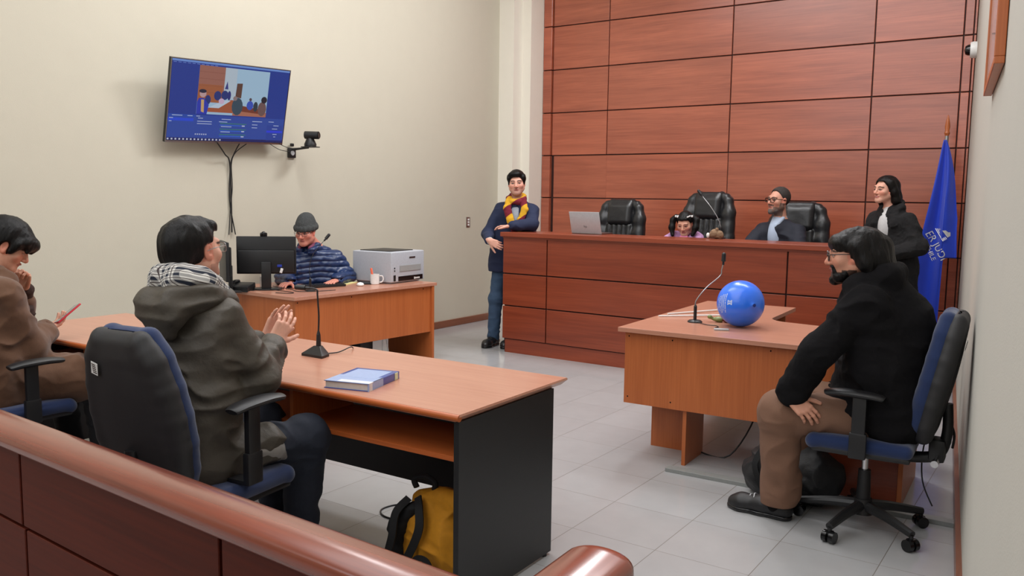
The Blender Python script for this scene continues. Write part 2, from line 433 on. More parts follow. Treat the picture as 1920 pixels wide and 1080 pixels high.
# ------------------------------------------------------------------ judges' bench and the platform behind it
B0, B1, BY = -2.053, 1.30, 3.56
m = MB(); m.bx(-1.98, 1.24, 4.02, 5.9, 0, 0.18, 0.01); prop(m.done('platform', M['bench'], smooth=False), 'low wooden platform behind the long panelled bench', 'platform')
t = thing('judges_bench', 'long high reddish wood panelled bench in front of the wood clad wall', 'bench', (0, BY, 0))
o = (0, BY, 0)
m = MB(); m.bx(B0 + 0.01, B1 - 0.01, BY + 0.022, BY + 0.06, 0.10, 1.16)
m.bx(B0 + 0.01, B0 + 0.05, BY + 0.03, BY + 1.5, 0.0, 1.16); m.bx(B1 - 0.05, B1 - 0.01, BY + 0.03, BY + 1.5, 0.0, 1.16)
m.bx(B0 + 0.05, B1 - 0.05, BY + 0.40, BY + 0.43, 0.18, 1.16)
m.done('carcass', M['groove'], t, smooth=False, off=o)
gx = [B0, -1.536, 0.777, B1]; gz = [0.138, 0.478, 0.802, 1.163]
for i in range(3):
    for j in range(3):
        m = MB(); q = 0.006
        m.bx(gx[i] + (q if i else 0), gx[i + 1] - (q if i < 2 else 0), BY, BY + 0.03, gz[j] + q, gz[j + 1] - q, 0.003, seg=1)
        m.done('front_panel', M['bench'], t, smooth=False, off=o)
for x in (B0 - 0.001, B1 - 0.03):
    for j in range(3):
        m = MB(); m.bx(x, x + 0.031, BY + 0.032, BY + 1.5, gz[j] + 0.006, gz[j + 1] - 0.006, 0.003, seg=1); m.done('end_panel', M['bench'], t, smooth=False, off=o)
m = MB(); m.bx(B0 + 0.025, B1 - 0.025, BY + 0.015, BY + 0.05, 0, 0.135); m.done('plinth', M['bench'], t, smooth=False, off=o)
m = MB(); m.bx(B0 - 0.02, B1 + 0.02, BY - 0.03, BY + 0.46, 1.172, 1.216, 0.005); m.bx(B0 + 0.0, B1, BY - 0.008, BY + 0.40, 1.155, 1.175); m.done('ledge', M['bench'], t, smooth=False, off=o)
m = MB(); m.bx(B0 + 0.05, B1 - 0.05, BY + 0.40, BY + 1.0, 0.90, 0.93, 0.004); m.done('worktop', M['bench'], t, smooth=False, off=o)

# ------------------------------------------------------------------ barrier in front of the public seats
t = thing('barrier', 'low reddish wood barrier with thick glossy rounded rail in the foreground', 'barrier', (2.05, -2.385, 0), -0.040)
rail = MB()
prof = []
for k in range(17):
    a = PI * k / 16; prof.append((0.056 * math.cos(a), 0.932 + 0.034 * math.sin(a) ** 0.7))
prof += [(-0.056, 0.922), (-0.050, 0.914), (0.050, 0.914), (0.056, 0.922)]
def extr(bm, prof, x0, x1, axis):
    A = []
    for x in (x0, x1):
        A.append([bm.verts.new((x, -u, v) if axis == 'X' else (-u, x, v)) for u, v in prof])
    n = len(prof)
    for k in range(n): bm.faces.new((A[0][k], A[0][(k + 1) % n], A[1][(k + 1) % n], A[1][k]))
    bm.faces.new(A[0][::-1]); bm.faces.new(A[1])
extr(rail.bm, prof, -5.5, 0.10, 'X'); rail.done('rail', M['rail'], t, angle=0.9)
m = MB(); m.bx(-5.5, 0.05, -0.02, 0.02, 0, 0.92); m.done('core', M['groove'], t, smooth=False)
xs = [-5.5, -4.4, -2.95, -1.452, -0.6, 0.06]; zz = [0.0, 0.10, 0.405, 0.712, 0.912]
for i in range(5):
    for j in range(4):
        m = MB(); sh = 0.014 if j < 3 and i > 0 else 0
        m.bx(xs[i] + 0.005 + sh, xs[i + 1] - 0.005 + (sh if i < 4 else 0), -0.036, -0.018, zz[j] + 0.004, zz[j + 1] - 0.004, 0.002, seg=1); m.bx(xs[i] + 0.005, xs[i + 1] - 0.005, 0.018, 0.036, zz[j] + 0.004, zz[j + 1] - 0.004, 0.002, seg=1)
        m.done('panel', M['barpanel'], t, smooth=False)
t = thing('barrier', 'glossy rounded end of the short wooden return rail in the bottom foreground', 'barrier', (2.150, -2.49, 0), 0.04)
rail = MB()
prof2 = [(u * 1.15, v) for u, v in prof]
rings_ = []
for y_, s_ in [(-1.2, 1.0), (0.355, 1.0)] + [(0.355 + 0.030 * math.sin(a), 1 - 0.34 * (1 - math.cos(a))) for a in np.linspace(0.2, PI / 2, 7)]:
    rings_.append([rail.bm.verts.new((-u * s_, y_, 0.938 + (v_ - 0.938) * s_)) for u, v_ in prof2])
for A, B in zip(rings_, rings_[1:]):
    for k in range(len(prof2)): rail.bm.faces.new((A[k], A[(k + 1) % len(prof2)], B[(k + 1) % len(prof2)], B[k]))
rail.bm.faces.new(rings_[0][::-1]); rail.bm.faces.new(rings_[-1])
rail.done('rail', M['railY'], t, angle=0.9)
m = MB(); m.bx(-0.032, 0.032, -1.2, 0.34, 0.0, 0.91, 0.002); m.done('panel', M['barpanel'], t, smooth=False)

# ------------------------------------------------------------------ front desk of the public prosecutors (long, black sides)
AX, AY, AZ = 0.954, -1.005, 0.777          # near right corner of the top
t = thing('long_desk', 'long cherry topped desk with black side and modesty panels', 'desk', (AX, AY, 0), 0.022)
L, Wd = 3.32, 0.80
m = MB()
def edge_top(m, x0, x1, y0, y1, z, th=0.03, cham=0.022):
    # slab whose sides slope inwards below
    lo = [(x0 + cham, y0 + 0.004, z - th), (x1 - cham, y0 + 0.004, z - th), (x1 - cham, y1 - cham, z - th), (x0 + cham, y1 - cham, z - th)]
    mi = [(x0, y0, z - 0.008), (x1, y0, z - 0.008), (x1, y1, z - 0.008), (x0, y1, z - 0.008)]
    hi = [(x0 + .003, y0 + .004, z), (x1 - .003, y0 + .004, z), (x1 - .003, y1 - .003, z), (x0 + .003, y1 - .003, z)]
    V = [[m.bm.verts.new(p) for p in r] for r in (lo, mi, hi)]
    m.bm.faces.new(V[0][::-1]); m.bm.faces.new(V[2])
    for a, b in ((0, 1), (1, 2)):
        for k in range(4): m.bm.faces.new((V[a][k], V[a][(k + 1) % 4], V[b][(k + 1) % 4], V[b][k]))
edge_top(m, -L, 0.0, 0.0, Wd, AZ)
m.done('top', M['laminate'], t, smooth=False)
m = MB(); m.tube([(-L, 0.004, AZ - 0.014), (-0.003, 0.004, AZ - 0.014)], 0.0135, n=12, sub=1); m.done('front_edge', M['lamX'], t)
for x in (-0.036, -L + 0.012):
    m = MB(); m.bx(x, x + 0.024, 0.012, 0.70, 0.012, AZ - 0.031, 0.002); sp_ = m.done('side_panel', M['blackboard'], t, smooth=False)
    for y in (0.05, 0.66):
        m = MB(); m.cyl((x + 0.012, y, 0), (x + 0.012, y, 0.014), 0.012); m.done('foot', M['black'], sp_)
m = MB(); m.bx(-L + 0.036, -0.036, 0.64, 0.66, 0.20, AZ - 0.031); m.done('modesty_panel', M['blackboard'], t, smooth=False)
m = MB(); m.bx(-L + 0.036, -0.036, 0.03, 0.40, 0.585, 0.605, 0.002); m.done('shelf', M['lamX'], t, smooth=False)
for x in (-0.93, -1.72, -2.5):
    m = MB(); m.bx(x, x + 0.02, 0.035, 0.40, 0.605, AZ - 0.031); m.done('divider', M['lamV'], t, smooth=False)

# ------------------------------------------------------------------ clerk's corner desk at the left wall
t = thing('corner_desk', 'orange wood corner desk with monitors and printer by the left wall', 'desk', (-2.371, 1.132, 0), -0.058)
poly = [(0, 0), (0, 1.66), (-0.62, 1.66), (-0.62, 0.72), (-1.08, 0.62), (-1.08, -0.02)]
m = MB(); m.prism(poly, 0.722, 0.75, bev=0.002); m.done('top', M['laminate'], t, smooth=False)
m = MB(); m.bx(-0.045, -0.027, 0.03, 1.60, 0.285, 0.722, 0.001); m.done('front_panel', M['lamV'], t, smooth=False)
m = MB(); m.bx(-1.06, -0.047, 0.03, 0.048, 0.285, 0.722, 0.001); m.done('side_panel', M['lamV'], t, smooth=False)
m = MB(); m.bx(-0.60, -0.005, 1.60, 1.628, 0.0, 0.722, 0.001); m.done('leg_panel', M['lamV'], t, smooth=False)
m = MB(); m.bx(-0.30, -0.05, 0.06, 0.085, 0, 0.722, 0.001); m.bx(-0.075, -0.05, 0.085, 0.3, 0, 0.722, 0.001); m.done('leg_panel', M['lamV'], t, smooth=False)
m = MB(); m.bx(-1.06, -1.035, 0.06, 0.6, 0, 0.722, 0.001); m.done('leg_panel', M['lamV'], t, smooth=False)
for y, z in ((0.05, 0.70), (0.62, 0.70), (0.05, 0.31), (1.5, 0.70)): m = MB(); m.cyl((-0.03, y, z), (-0.0255, y, z), 0.005); m.done('screw', M['blackg'], t)

# ------------------------------------------------------------------ right hand L-shaped desk
t = thing('corner_desk', 'orange wood L shaped desk holding the blue balloon', 'desk', (0.498, 1.123, 0), 0.043)
# local frame: near-left corner at origin
inner = [(0.68, 1.62), (0.66, 1.02)]
arc = []
for k in range(9):
    a = PI + (PI / 2) * k / 8; arc.append((0.66 + 0.16 + 0.16 * math.cos(a), 0.99 + 0.16 * math.sin(a)))
poly = [(0, 0), (1.60, 0), (1.60, 0.66), (1.0, 0.80)] + arc[::-1] + [(0.655, 1.62), (0, 1.62)]
m = MB(); m.prism(poly, 0.773, 0.80, bev=0.002); m.done('top', M['laminate'], t, smooth=False)
m = MB(); m.bx(0.03, 1.57, 0.045, 0.063, 0.335, 0.773, 0.001); ap = m.done('front_panel', M['lamV'], t, smooth=False)
for x, z in ((0.055, 0.745), (0.055, 0.375), (0.33, 0.745), (0.33, 0.375), (0.9, 0.745), (0.9, 0.375)): m = MB(); m.cyl((x, 0.0445, z), (x, 0.047, z), 0.0045); m.done('screw', M['blackg'], ap)
m = MB(); m.bx(0.03, 0.048, 0.065, 1.58, 0.335, 0.773, 0.001); m.done('side_panel', M['lamV'], t, smooth=False)
m = MB(); m.bx(0.40, 0.423, 0.07, 0.38, 0, 0.773, 0.001); m.bx(0.09, 0.40, 0.352, 0.375, 0, 0.773, 0.001); m.done('leg_panel', M['lamV'], t, smooth=False)
m = MB(); m.bx(0.06, 0.6, 1.55, 1.573, 0, 0.773, 0.001); m.done('leg_panel', M['lamV'], t, smooth=False)
m = MB(); m.bx(1.575, 1.598, 0.045, 0.64, 0, 0.773, 0.001); m.done('leg_panel', M['lamV'], t, smooth=False)
m = MB(); m.bx(1.15, 1.572, 0.066, 0.084, 0.0, 0.60, 0.001); m.bx(1.15, 1.168, 0.084, 0.60, 0.0, 0.60, 0.001); m.bx(1.15, 1.572, 0.084, 0.6, 0.60, 0.62, 0.001); m.done('drawer_unit', M['bench'], t, smooth=False)
m = MB(); m.tube([(0.40, 0.36, 0.012), (0.6, 0.36, 0.02), (0.72, 0.50, 0.30), (0.70, 0.45, 0.6), (0.68, 0.42, 0.77)], 0.005); m.done('cable', M['black'], t)

# floor cable duct
m = MB(); m.prism([(0.866, 1.045), (2.36, 1.10), (2.357, 1.165), (0.863, 1.11)], 0.0, 0.022, bev=0.002)
prop(m.done('cable_duct', plain('grey_duct_plastic', rgb(140, 142, 140), 0.4), smooth=False), 'grey floor cable duct running under the L shaped desk', 'cable duct')

# ------------------------------------------------------------------ swivel office chairs
M['fab'] = plain('navy_chair_fabric', rgb(17, 38, 80), 0.95, noise=0.12, nscale=400, bump=0.0006, bscale=700, sheen=0.3)
M['shell'] = plain('dark_chair_shell', rgb(34, 33, 35), 0.6, noise=0.08, nscale=300, bump=0.0003, bscale=800)
def office_chair(label, loc, rz, group=None):
    t = thing('office_chair', label, 'chair', loc, rz, group)
    v = Vol(); v.box((0, 0.0, 0.455), (0.235, 0.225, 0.033), r=0.03, k=0.01); v.ell((0, 0.02, 0.475), (0.21, 0.2, 0.022), k=0.03); v.cone((-0.2, 0.21, 0.445), (0.2, 0.21, 0.445), 0.028, k=0.03)
    v.done('seat', M['fab'], t, 0.008)
    m = MB(); m.bx(-0.225, 0.225, -0.215, 0.21, 0.405, 0.43, 0.012); m.bx(-0.07, 0.07, -0.12, 0.12, 0.36, 0.41, 0.01); m.done('seat_pan', M['black'], t)
    tilt = 0.20; R = np.array([[1, 0, 0], [0, math.cos(tilt), -math.sin(tilt)], [0, math.sin(tilt), math.cos(tilt)]])
    Rm = np.array([[1, 0, 0], [0, math.cos(tilt), math.sin(tilt)], [0, -math.sin(tilt), math.cos(tilt)]])
    def P(x, y, z): return np.array([0, -0.235, 0.53]) + np.array([x, y, z]) @ Rm.T @ np.diag([1, 1, 1]) * np.array([1, 1, 1])
    def bk(x, y, z):   # along back: z up the rest, y outwards
        return (x, -0.235 - z * math.sin(tilt) + y * math.cos(tilt), 0.53 + z * math.cos(tilt) + y * math.sin(tilt))
    RR = np.array([[1, 0, 0], [0, math.cos(tilt), math.sin(tilt)], [0, -math.sin(tilt), math.cos(tilt)]])
    def backpad(y0, th, grow, bulge):
        v = Vol(); ow = [(0.0, .150), (.06, .178), (.16, .196), (.26, .198), (.36, .186), (.46, .160), (.53, .118)]
        for s in (-1, 1):
            for (z0, w0), (z1, w1) in zip(ow, ow[1:]): v.cone(bk(s * (w0 + grow - th), y0, z0), bk(s * (w1 + grow - th), y0, z1), th, th, 0.012)
        for (z0, w0), (z1, w1) in zip(ow, ow[1:]):
            for q_ in (0.0, 0.5): v.cone(bk(-(w0 + (w1 - w0) * q_ + grow - th), y0, z0 + (z1 - z0) * q_), bk(w0 + (w1 - w0) * q_ + grow - th, y0, z0 + (z1 - z0) * q_), th * 0.98, th * 0.98, 0.03)
        v.cone(bk(-.09, y0, .53), bk(.09, y0, .53), th, th, .02); v.ell(bk(0, y0 + bulge[0], bulge[1]), (bulge[2], .03, bulge[3]), RR, .05)
        return v
    backpad(0.020, 0.034, 0.004, (0.02, 0.14, .13, .12)).done('backrest', M['fab'], t, 0.007)
    backpad(-0.018, 0.033, 0.012, (-0.02, 0.26, .13, .22)).done('back_shell', M['shell'], t, 0.007)
    m = MB(); R3 = Matrix(((1, 0, 0), (0, math.cos(tilt), -math.sin(tilt)), (0, math.sin(tilt), math.cos(tilt))))
    c = bk(-0.09, -0.0745, 0.44); m.box(c, (0.032, 0.0015, 0.045), rot=(tilt, 0.25, 0)); st = m.done('sticker', M['white'], t, smooth=False)
    m = MB()
    for k in range(5): m.box(bk(-0.09 + 0.0, -0.076, 0.425 + k * 0.0075), (0.018, 0.001, 0.003), rot=(tilt, 0.25, 0))
    m.done('marking', M['groove'], st, smooth=False)
    m = MB(); m.tube([(0, -0.10, 0.39), (0, -0.22, 0.39), (0, -0.31, 0.42), (0, -0.34, 0.52), (0, -0.335, 0.66)], lambda u: 0.028 - 0.006 * u, n=12); m.box((0, -0.305, 0.44), (0.10, 0.07, 0.11), 0.02); m.done('back_bracket', M['black'], t)
    m = MB(); m.cyl((-0.05, -0.31, 0.42), (-0.16, -0.31, 0.42), 0.009); m.cyl((-0.15, -0.31, 0.42), (-0.19, -0.31, 0.42), 0.016); m.done('adjuster', M['chrome'], t)
    for s in (-1, 1):
        m = MB(); m.box((s * 0.262, 0.0, 0.47), (0.03, 0.075, 0.12), 0.008); m.box((s * 0.262, 0.0, 0.60), (0.026, 0.06, 0.20), 0.008); m.bx(s * 0.26, s * 0.12, -0.03, 0.03, 0.408, 0.425, 0.004); m.done('arm_post', M['black'], t)
        m = MB(); pts = [(s * 0.262, -0.10, 0.69), (s * 0.262, -0.04, 0.708), (s * 0.262, 0.07, 0.714), (s * 0.262, 0.15, 0.70)]
        m.tube(pts, lambda u: 0.020 + 0.012 * math.sin(PI * min(1, max(0, u))) ** 0.6, n=14, sub=8)
        for vv in m.bm.verts: vv.co.z = 0.703 + (vv.co.z - 0.703) * 0.55 + 0.0; vv.co.x = s * 0.262 + (vv.co.x - s * 0.262) * 1.35
        m.done('armrest', M['black'], t)
    m = MB(); m.cyl((0, 0, 0.27), (0, 0, 0.385), 0.015); m.done('gas_lift', M['chrome'], t)
    m = MB(); m.cyl((0, 0, 0.13), (0, 0, 0.29), 0.034, 0.028); m.cyl((0, 0, 0.075), (0, 0, 0.15), 0.05, 0.04); m.done('column', M['black'], t)
    for k in range(5):
        a = 2 * PI * k / 5 + 0.3; dx, dy = math.cos(a), math.sin(a)
        m = MB(); m.tube([(dx * 0.03, dy * 0.03, 0.115), (dx * 0.15, dy * 0.15, 0.105), (dx * 0.30, dy * 0.30, 0.078)], lambda u: 0.028 - 0.010 * u, n=10); leg = m.done('base_leg', M['black'], t)
        m = MB(); nx, ny = -dy, dx; c = (dx * 0.295, dy * 0.295)
        for s in (-1, 1): m.cyl((c[0] + nx * s * 0.006, c[1] + ny * s * 0.006, 0.028), (c[0] + nx * s * 0.028, c[1] + ny * s * 0.028, 0.028), 0.028, n=20)
        m.cyl((c[0], c[1], 0.03), (c[0], c[1], 0.075), 0.010); m.box((c[0], c[1], 0.048), (0.034, 0.034, 0.02), 0.008, rot=(0, 0, a)); m.done('caster', M['blackg'], leg)
    return t
ch0 = office_chair('blue fabric swivel chair under the man in the black pullover at right', (1.985, 0.84, 0), PI / 2 + 0.05, 'navy swivel office chairs')
def place_chair(loc, rz, label):
    c = copy_tree(ch0); c.location = loc; c.rotation_euler = (0, 0, rz); c['label'] = label; return c
oc = place_chair((0.10, -1.46, 0.03), 0.14, 'blue fabric swivel chair with a white sticker under the man in olive parka')
for c_ in oc.children:
    if c_.name.startswith('arm'): c_.location.z += 0.085; c_.location.y -= 0.035
place_chair((-1.62, -1.38, 0.035), -0.02, 'blue fabric swivel chair under the man in the brown coat')
place_chair((1.45, 2.15, 0), PI / 2 + 0.6, 'empty blue swivel chair tucked behind the L shaped desk')

# ------------------------------------------------------------------ padded leather chairs at the bench
M['leather'] = plain('black_leather', rgb(26, 27, 30), 0.36, noise=0.1, nscale=40, bump=0.0009, bscale=60, spec=0.6)
def leather_chair(label, loc, rz, group):
    t = thing('executive_chair', label, 'chair', loc, rz, group)
    tl = 0.13
    def bk(x, y, z): return (x, -0.25 - z * math.sin(tl) + y * math.cos(tl), 0.52 + z * math.cos(tl) + y * math.sin(tl))
    RR = np.array([[1, 0, 0], [0, math.cos(tl), math.sin(tl)], [0, -math.sin(tl), math.cos(tl)]])
    v = Vol()
    v.chain([bk(-0.23, 0, 0), bk(-0.245, 0, 0.3), bk(-0.235, 0, 0.56), bk(-0.20, -0.005, 0.68), bk(-0.12, -0.01, 0.735)], [0.06, 0.062, 0.058, 0.052, 0.045], 0.02)
    v.chain([bk(0.23, 0, 0), bk(0.245, 0, 0.3), bk(0.235, 0, 0.56), bk(0.20, -0.005, 0.68), bk(0.12, -0.01, 0.735)], [0.06, 0.062, 0.058, 0.052, 0.045], 0.02)
    v.box(bk(0, -0.01, 0.36), (0.22, 0.045, 0.40), RR, 0.04, 0.01)
    for k in range(5): v.box(bk(-0.12 + 0.06 * k, 0.022, 0.24), (0.032, 0.045, 0.26), RR, 0.03, 0.006)
    for s in (-1, 1):
        for k in range(4):
            v.ell(bk(s * 0.215, 0.012, 0.12 + 0.14 * k), (0.07, 0.055, 0.085), RR, 0.03)
    v.disp(lambda p: 0.004 * noise3(p * 24))
    v.done('backrest', M['leather'], t, 0.008)
    v = Vol(); v.box(bk(0, 0.03, 0.60), (0.148, 0.062, 0.125), RR, 0.055, 0.02); v.box(bk(0, -0.005, 0.735), (0.15, 0.055, 0.035), RR, 0.03, 0.05); v.disp(lambda p: 0.003 * noise3(p * 20))
    v.done('headrest', M['leather'], t, 0.007)
    v = Vol(); v.box((0, 0.0, 0.50), (0.26, 0.25, 0.06), r=0.05, k=0.01); v.cone((-0.2, 0.22, 0.50), (0.2, 0.22, 0.5), 0.055, k=0.03); v.done('seat', M['leather'], t, 0.01)
    for s in (-1, 1):
        v = Vol(); v.chain([(s * 0.30, -0.24, 0.70), (s * 0.31, 0.0, 0.705), (s * 0.30, 0.16, 0.69)], [0.032, 0.036, 0.03], 0.02); v.chain([(s * 0.30, 0.16, 0.685), (s * 0.29, 0.12, 0.55), (s * 0.24, 0.05, 0.44)], [0.022, 0.022, 0.022], 0.02); v.done('armrest', M['leather'], t, 0.009)
    m = MB(); m.cyl((0, 0, 0.12), (0, 0, 0.44), 0.026); m.done('gas_lift', M['chrome'], t)
    for k in range(5):
        a = 2 * PI * k / 5; dx, dy = math.cos(a), math.sin(a)
        m = MB(); m.tube([(dx * 0.02, dy * 0.02, 0.12), (dx * 0.16, dy * 0.16, 0.11), (dx * 0.31, dy * 0.31, 0.075)], lambda u: 0.028 - 0.010 * u); leg = m.done('base_leg', M['black'], t)
        m = MB(); m.sph((dx * 0.31, dy * 0.31, 0.03), 0.03, 8); m.cyl((dx * 0.31, dy * 0.31, 0.03), (dx * 0.31, dy * 0.31, 0.08), 0.01); m.done('caster', M['blackg'], leg)
    return t
G_ = 'padded black leather chairs behind the bench'
lc = leather_chair('empty black leather high back chair behind the silver laptop', (-1.53, 4.78, 0.27), PI, G_)
def put(lbl, loc, rz):
    c = copy_tree(lc); c.location = loc; c.rotation_euler = (0, 0, rz); c['label'] = lbl; return c
put('tallest black leather chair behind the small girl', (-0.53, 4.74, 0.36), PI - 0.12)
put('black leather high back chair holding the bearded man in glasses', (0.42, 4.90, 0.27), PI + 0.10)

# ------------------------------------------------------------------ wall television
FONT_CACHE = {}
def text_mesh(s, size, res=3):
    cu = bpy.data.curves.new('txt', 'FONT'); cu.body = s; cu.size = size; cu.align_x = 'LEFT'; cu.resolution_u = res
    ob = bpy.data.objects.new('txt', cu); COL.objects.link(ob)
    dg = bpy.context.evaluated_depsgraph_get(); dg.update()
    me = bpy.data.meshes.new_from_object(ob.evaluated_get(dg))
    V = [tuple(v.co) for v in me.vertices]; F = [tuple(p.vertices) for p in me.polygons]
    bpy.data.objects.remove(ob); bpy.data.curves.remove(cu); bpy.data.meshes.remove(me)
    return np.array(V), F
def text_obj(name, s, size, mat, parent, origin, ux, uy, lift=0.001):
    V, F = text_mesh(s, size); c = (V[:, :2].min(0) + V[:, :2].max(0)) / 2
    ux = nrm(ux); uy = nrm(uy); n = np.cross(ux, uy); P = np.asarray(origin) + (V[:, :1] - c[0]) * ux + (V[:, 1:2] - c[1]) * uy + n * lift
    return mesh_obj(name, P, F, mat, parent)

TVo = np.array([-3.38, 0.70, 1.968]); TVx = nrm([0.0, 1.0, 0.039]); Hh = 0.672; tl = 0.245
TVz = nrm([math.sin(tl), -0.039 * math.cos(tl), math.cos(tl)]); TVn = np.cross(TVx, TVz); TVw = 1.195
t = thing('television', 'wall mounted flat television showing a blue software screen', 'television', tuple(TVo))
def tvp(u, v, d=0.0): return TVx * u + TVz * v + TVn * d
def slab(m, u0, u1, v0, v1, d0, d1):
    V = [m.bm.verts.new(Vector(tvp(u, v, d))) for u, v, d in ((u0, v0, d0), (u1, v0, d0), (u1, v1, d0), (u0, v1, d0), (u0, v0, d1), (u1, v0, d1), (u1, v1, d1), (u0, v1, d1))]
    for f in ((0, 3, 2, 1), (4, 5, 6, 7), (0, 1, 5, 4), (1, 2, 6, 5), (2, 3, 7, 6), (3, 0, 4, 7)): m.bm.faces.new([V[k] for k in f])
m = MB(); slab(m, 0, TVw, 0, Hh, -0.03, 0.0); slab(m, 0.15, TVw - 0.15, 0.08, 0.5, -0.07, -0.03); m.done('housing', M['blackg'], t, smooth=False)
m = MB(); slab(m, 0, TVw, 0.0, 0.016, 0.0, 0.004); slab(m, 0, 0.006, 0.016, Hh, 0.0, 0.003); slab(m, TVw - 0.006, TVw, 0.016, Hh, 0.0, 0.003); slab(m, 0, TVw, Hh - 0.006, Hh, 0.0, 0.003); m.done('bezel', M['metal'], t, smooth=False)
VV, FF, CC = [], [], []
def paint(poly, c, lay):
    i = len(VV)
    for u, v in poly: VV.append(tvp(0.008 + u * (TVw - 0.016), 0.018 + v * (Hh - 0.026), 0.0012 + 0.0003 * lay)); CC.append([lin(x) for x in c])
    FF.append(tuple(range(i, i + len(poly))))
def R_(u0, v0, u1, v1, c, lay=1): paint([(u0, v0), (u1, v0), (u1, v1), (u0, v1)], c, lay)
def blob(cu, cv, ru, rv, c, lay): paint([(cu + ru * math.cos(2 * PI * k / 14), cv + rv * math.sin(2 * PI * k / 14)) for k in range(14)], c, lay)
R_(0, 0, 1, 1, (38, 66, 158), 0); R_(0, 0.975, 1, 1, (120, 160, 235)); R_(0, 0.0, 1, 0.035, (30, 42, 110))
R_(0, 0.035, 1, 0.33, (52, 84, 176))
x0, x1, y0, y1 = 0.215, 0.815, 0.345, 0.955
def RV(u0, v0, u1, v1, c, lay): R_(x0 + u0 * (x1 - x0), y0 + v0 * (y1 - y0), x0 + u1 * (x1 - x0), y0 + v1 * (y1 - y0), c, lay)
def PV(pl, c, lay): paint([(x0 + u * (x1 - x0), y0 + v * (y1 - y0)) for u, v in pl], c, lay)
def BV(u, v, ru, rv, c, lay): blob(x0 + u * (x1 - x0), y0 + v * (y1 - y0), ru * (x1 - x0), rv * (y1 - y0), c, lay)
RV(0, 0, 1, 1, (176, 210, 236), 2); RV(0, 0.3, 0.35, 1, (170, 112, 96), 3); RV(0, 0.25, 0.33, 0.62, (176, 104, 66), 4); RV(0.35, 0.35, 0.52, 1, (196, 212, 226), 3)
for k in range(4): RV(0, 0.45 + 0.14 * k, 0.35, 0.455 + 0.14 * k, (140, 84, 72), 5)
PV([(0.52, 0.40), (0.605, 0.38), (0.61, 0.70), (0.53, 0.69)], (104, 72, 58), 5)
PV([(0.12, 0.05), (0.5, 0.05), (0.5, 0.33), (0.46, 0.33), (0.16, 0.14)], (176, 96, 62), 6); PV([(0.16, 0.14), (0.30, 0.14), (0.46, 0.31), (0.36, 0.31)], (205, 222, 240), 7)
PV([(0.5, 0.0), (1, 0.0), (1, 0.10), (0.5, 0.16)], (186, 120, 96), 6); PV([(0.6, 0.1), (0.95, 0.06), (0.9, 0.17), (0.64, 0.22)], (130, 66, 48), 7)
PV([(0.0, 0.0), (0.14, 0.0), (0.16, 0.2), (0.09, 0.33), (0.02, 0.33), (0.0, 0.25)], (48, 66, 190), 8); PV([(0.06, 0.05), (0.10, 0.03), (0.09, 0.3), (0.05, 0.3)], (220, 180, 120), 9); BV(0.07, 0.42, 0.045, 0.075, (206, 170, 172), 9); BV(0.065, 0.475, 0.05, 0.04, (40, 44, 66), 10)
for u, v, a in ((0.14, 0.3, 0.04), (0.27, 0.40, 0.05), (0.37, 0.42, 0.05)): BV(u, v, a, 0.10, (40, 60, 130), 7)
BV(0.33, 0.29, 0.04, 0.06, (220, 190, 220), 8); BV(0.43, 0.42, 0.025, 0.10, (44, 56, 130), 8); PV([(0.36, 0.55), (0.39, 0.72), (0.41, 0.55)], (60, 66, 140), 8)
BV(0.56, 0.20, 0.08, 0.19, (60, 84, 100), 9); BV(0.52, 0.37, 0.03, 0.05, (150, 130, 130), 10); BV(0.745, 0.24, 0.05, 0.10, (60, 90, 200), 8); BV(0.745, 0.37, 0.02, 0.035, (90, 76, 84), 9); BV(0.83, 0.22, 0.035, 0.11, (50, 66, 76), 8); BV(0.93, 0.18, 0.065, 0.16, (120, 92, 90), 9); BV(0.95, 0.38, 0.045, 0.075, (40, 38, 48), 10)
R_(0, 0.295, 0.215, 0.33, (60, 96, 205)); R_(0, 0.245, 0.2, 0.285, (44, 84, 232), 2)
rr = random.Random(3)
for (cx, cy, wd) in ((0.03, 0.31, 0.08), (0.15, 0.31, 0.04), (0.22, 0.31, 0.03), (0.235, 0.285, 0.04), (0.23, 0.245, 0.12), (0.23, 0.215, 0.12), (0.41, 0.25, 0.07), (0.43, 0.285, 0.08), (0.43, 0.19, 0.09), (0.43, 0.12, 0.08), (0.7, 0.275, 0.09), (0.7, 0.23, 0.05), (0.7, 0.19, 0.05), (0.85, 0.28, 0.05), (0.90, 0.23, 0.05), (0.89, 0.185, 0.05), (0.9, 0.11, 0.04), (0.91, 0.075, 0.02), (0.01, 0.275, 0.03), (0.01, 0.235, 0.02)):
    R_(cx, cy, cx + wd, cy + 0.009, (190, 205, 240), 3)
for k, yy in enumerate((0.23, 0.155, 0.085)):
    R_(0.42, yy, 0.65, yy + 0.010, (66, 140, 120), 3); R_(0.42, yy - 0.022, 0.64, yy - 0.014, (60, 120, 240), 3); R_(0.61, yy - 0.025, 0.635, yy - 0.012, (220, 228, 245), 4)
R_(0.84, 0.03, 0.99, 0.24, (46, 76, 170), 2); R_(0.84, 0.135, 0.99, 0.165, (48, 72, 240), 3)
for k in range(15): R_(0.005 + k * 0.03, 0.006, 0.018 + k * 0.03, 0.026, (215, 222, 240), 3)
for k in range(6): R_(0.22 + k * 0.017, 0.075, 0.23 + k * 0.017, 0.092, (190, 200, 230), 3)
for k in range(10): R_(0.01 + k * 0.036, 0.958, 0.034 + k * 0.036, 0.966, (110, 140, 220), 3)
M['screen'] = attr_mat('lit_screen', 0.25, 0.92)
mesh_obj('screen', VV, FF, M['screen'], t, cols=CC)
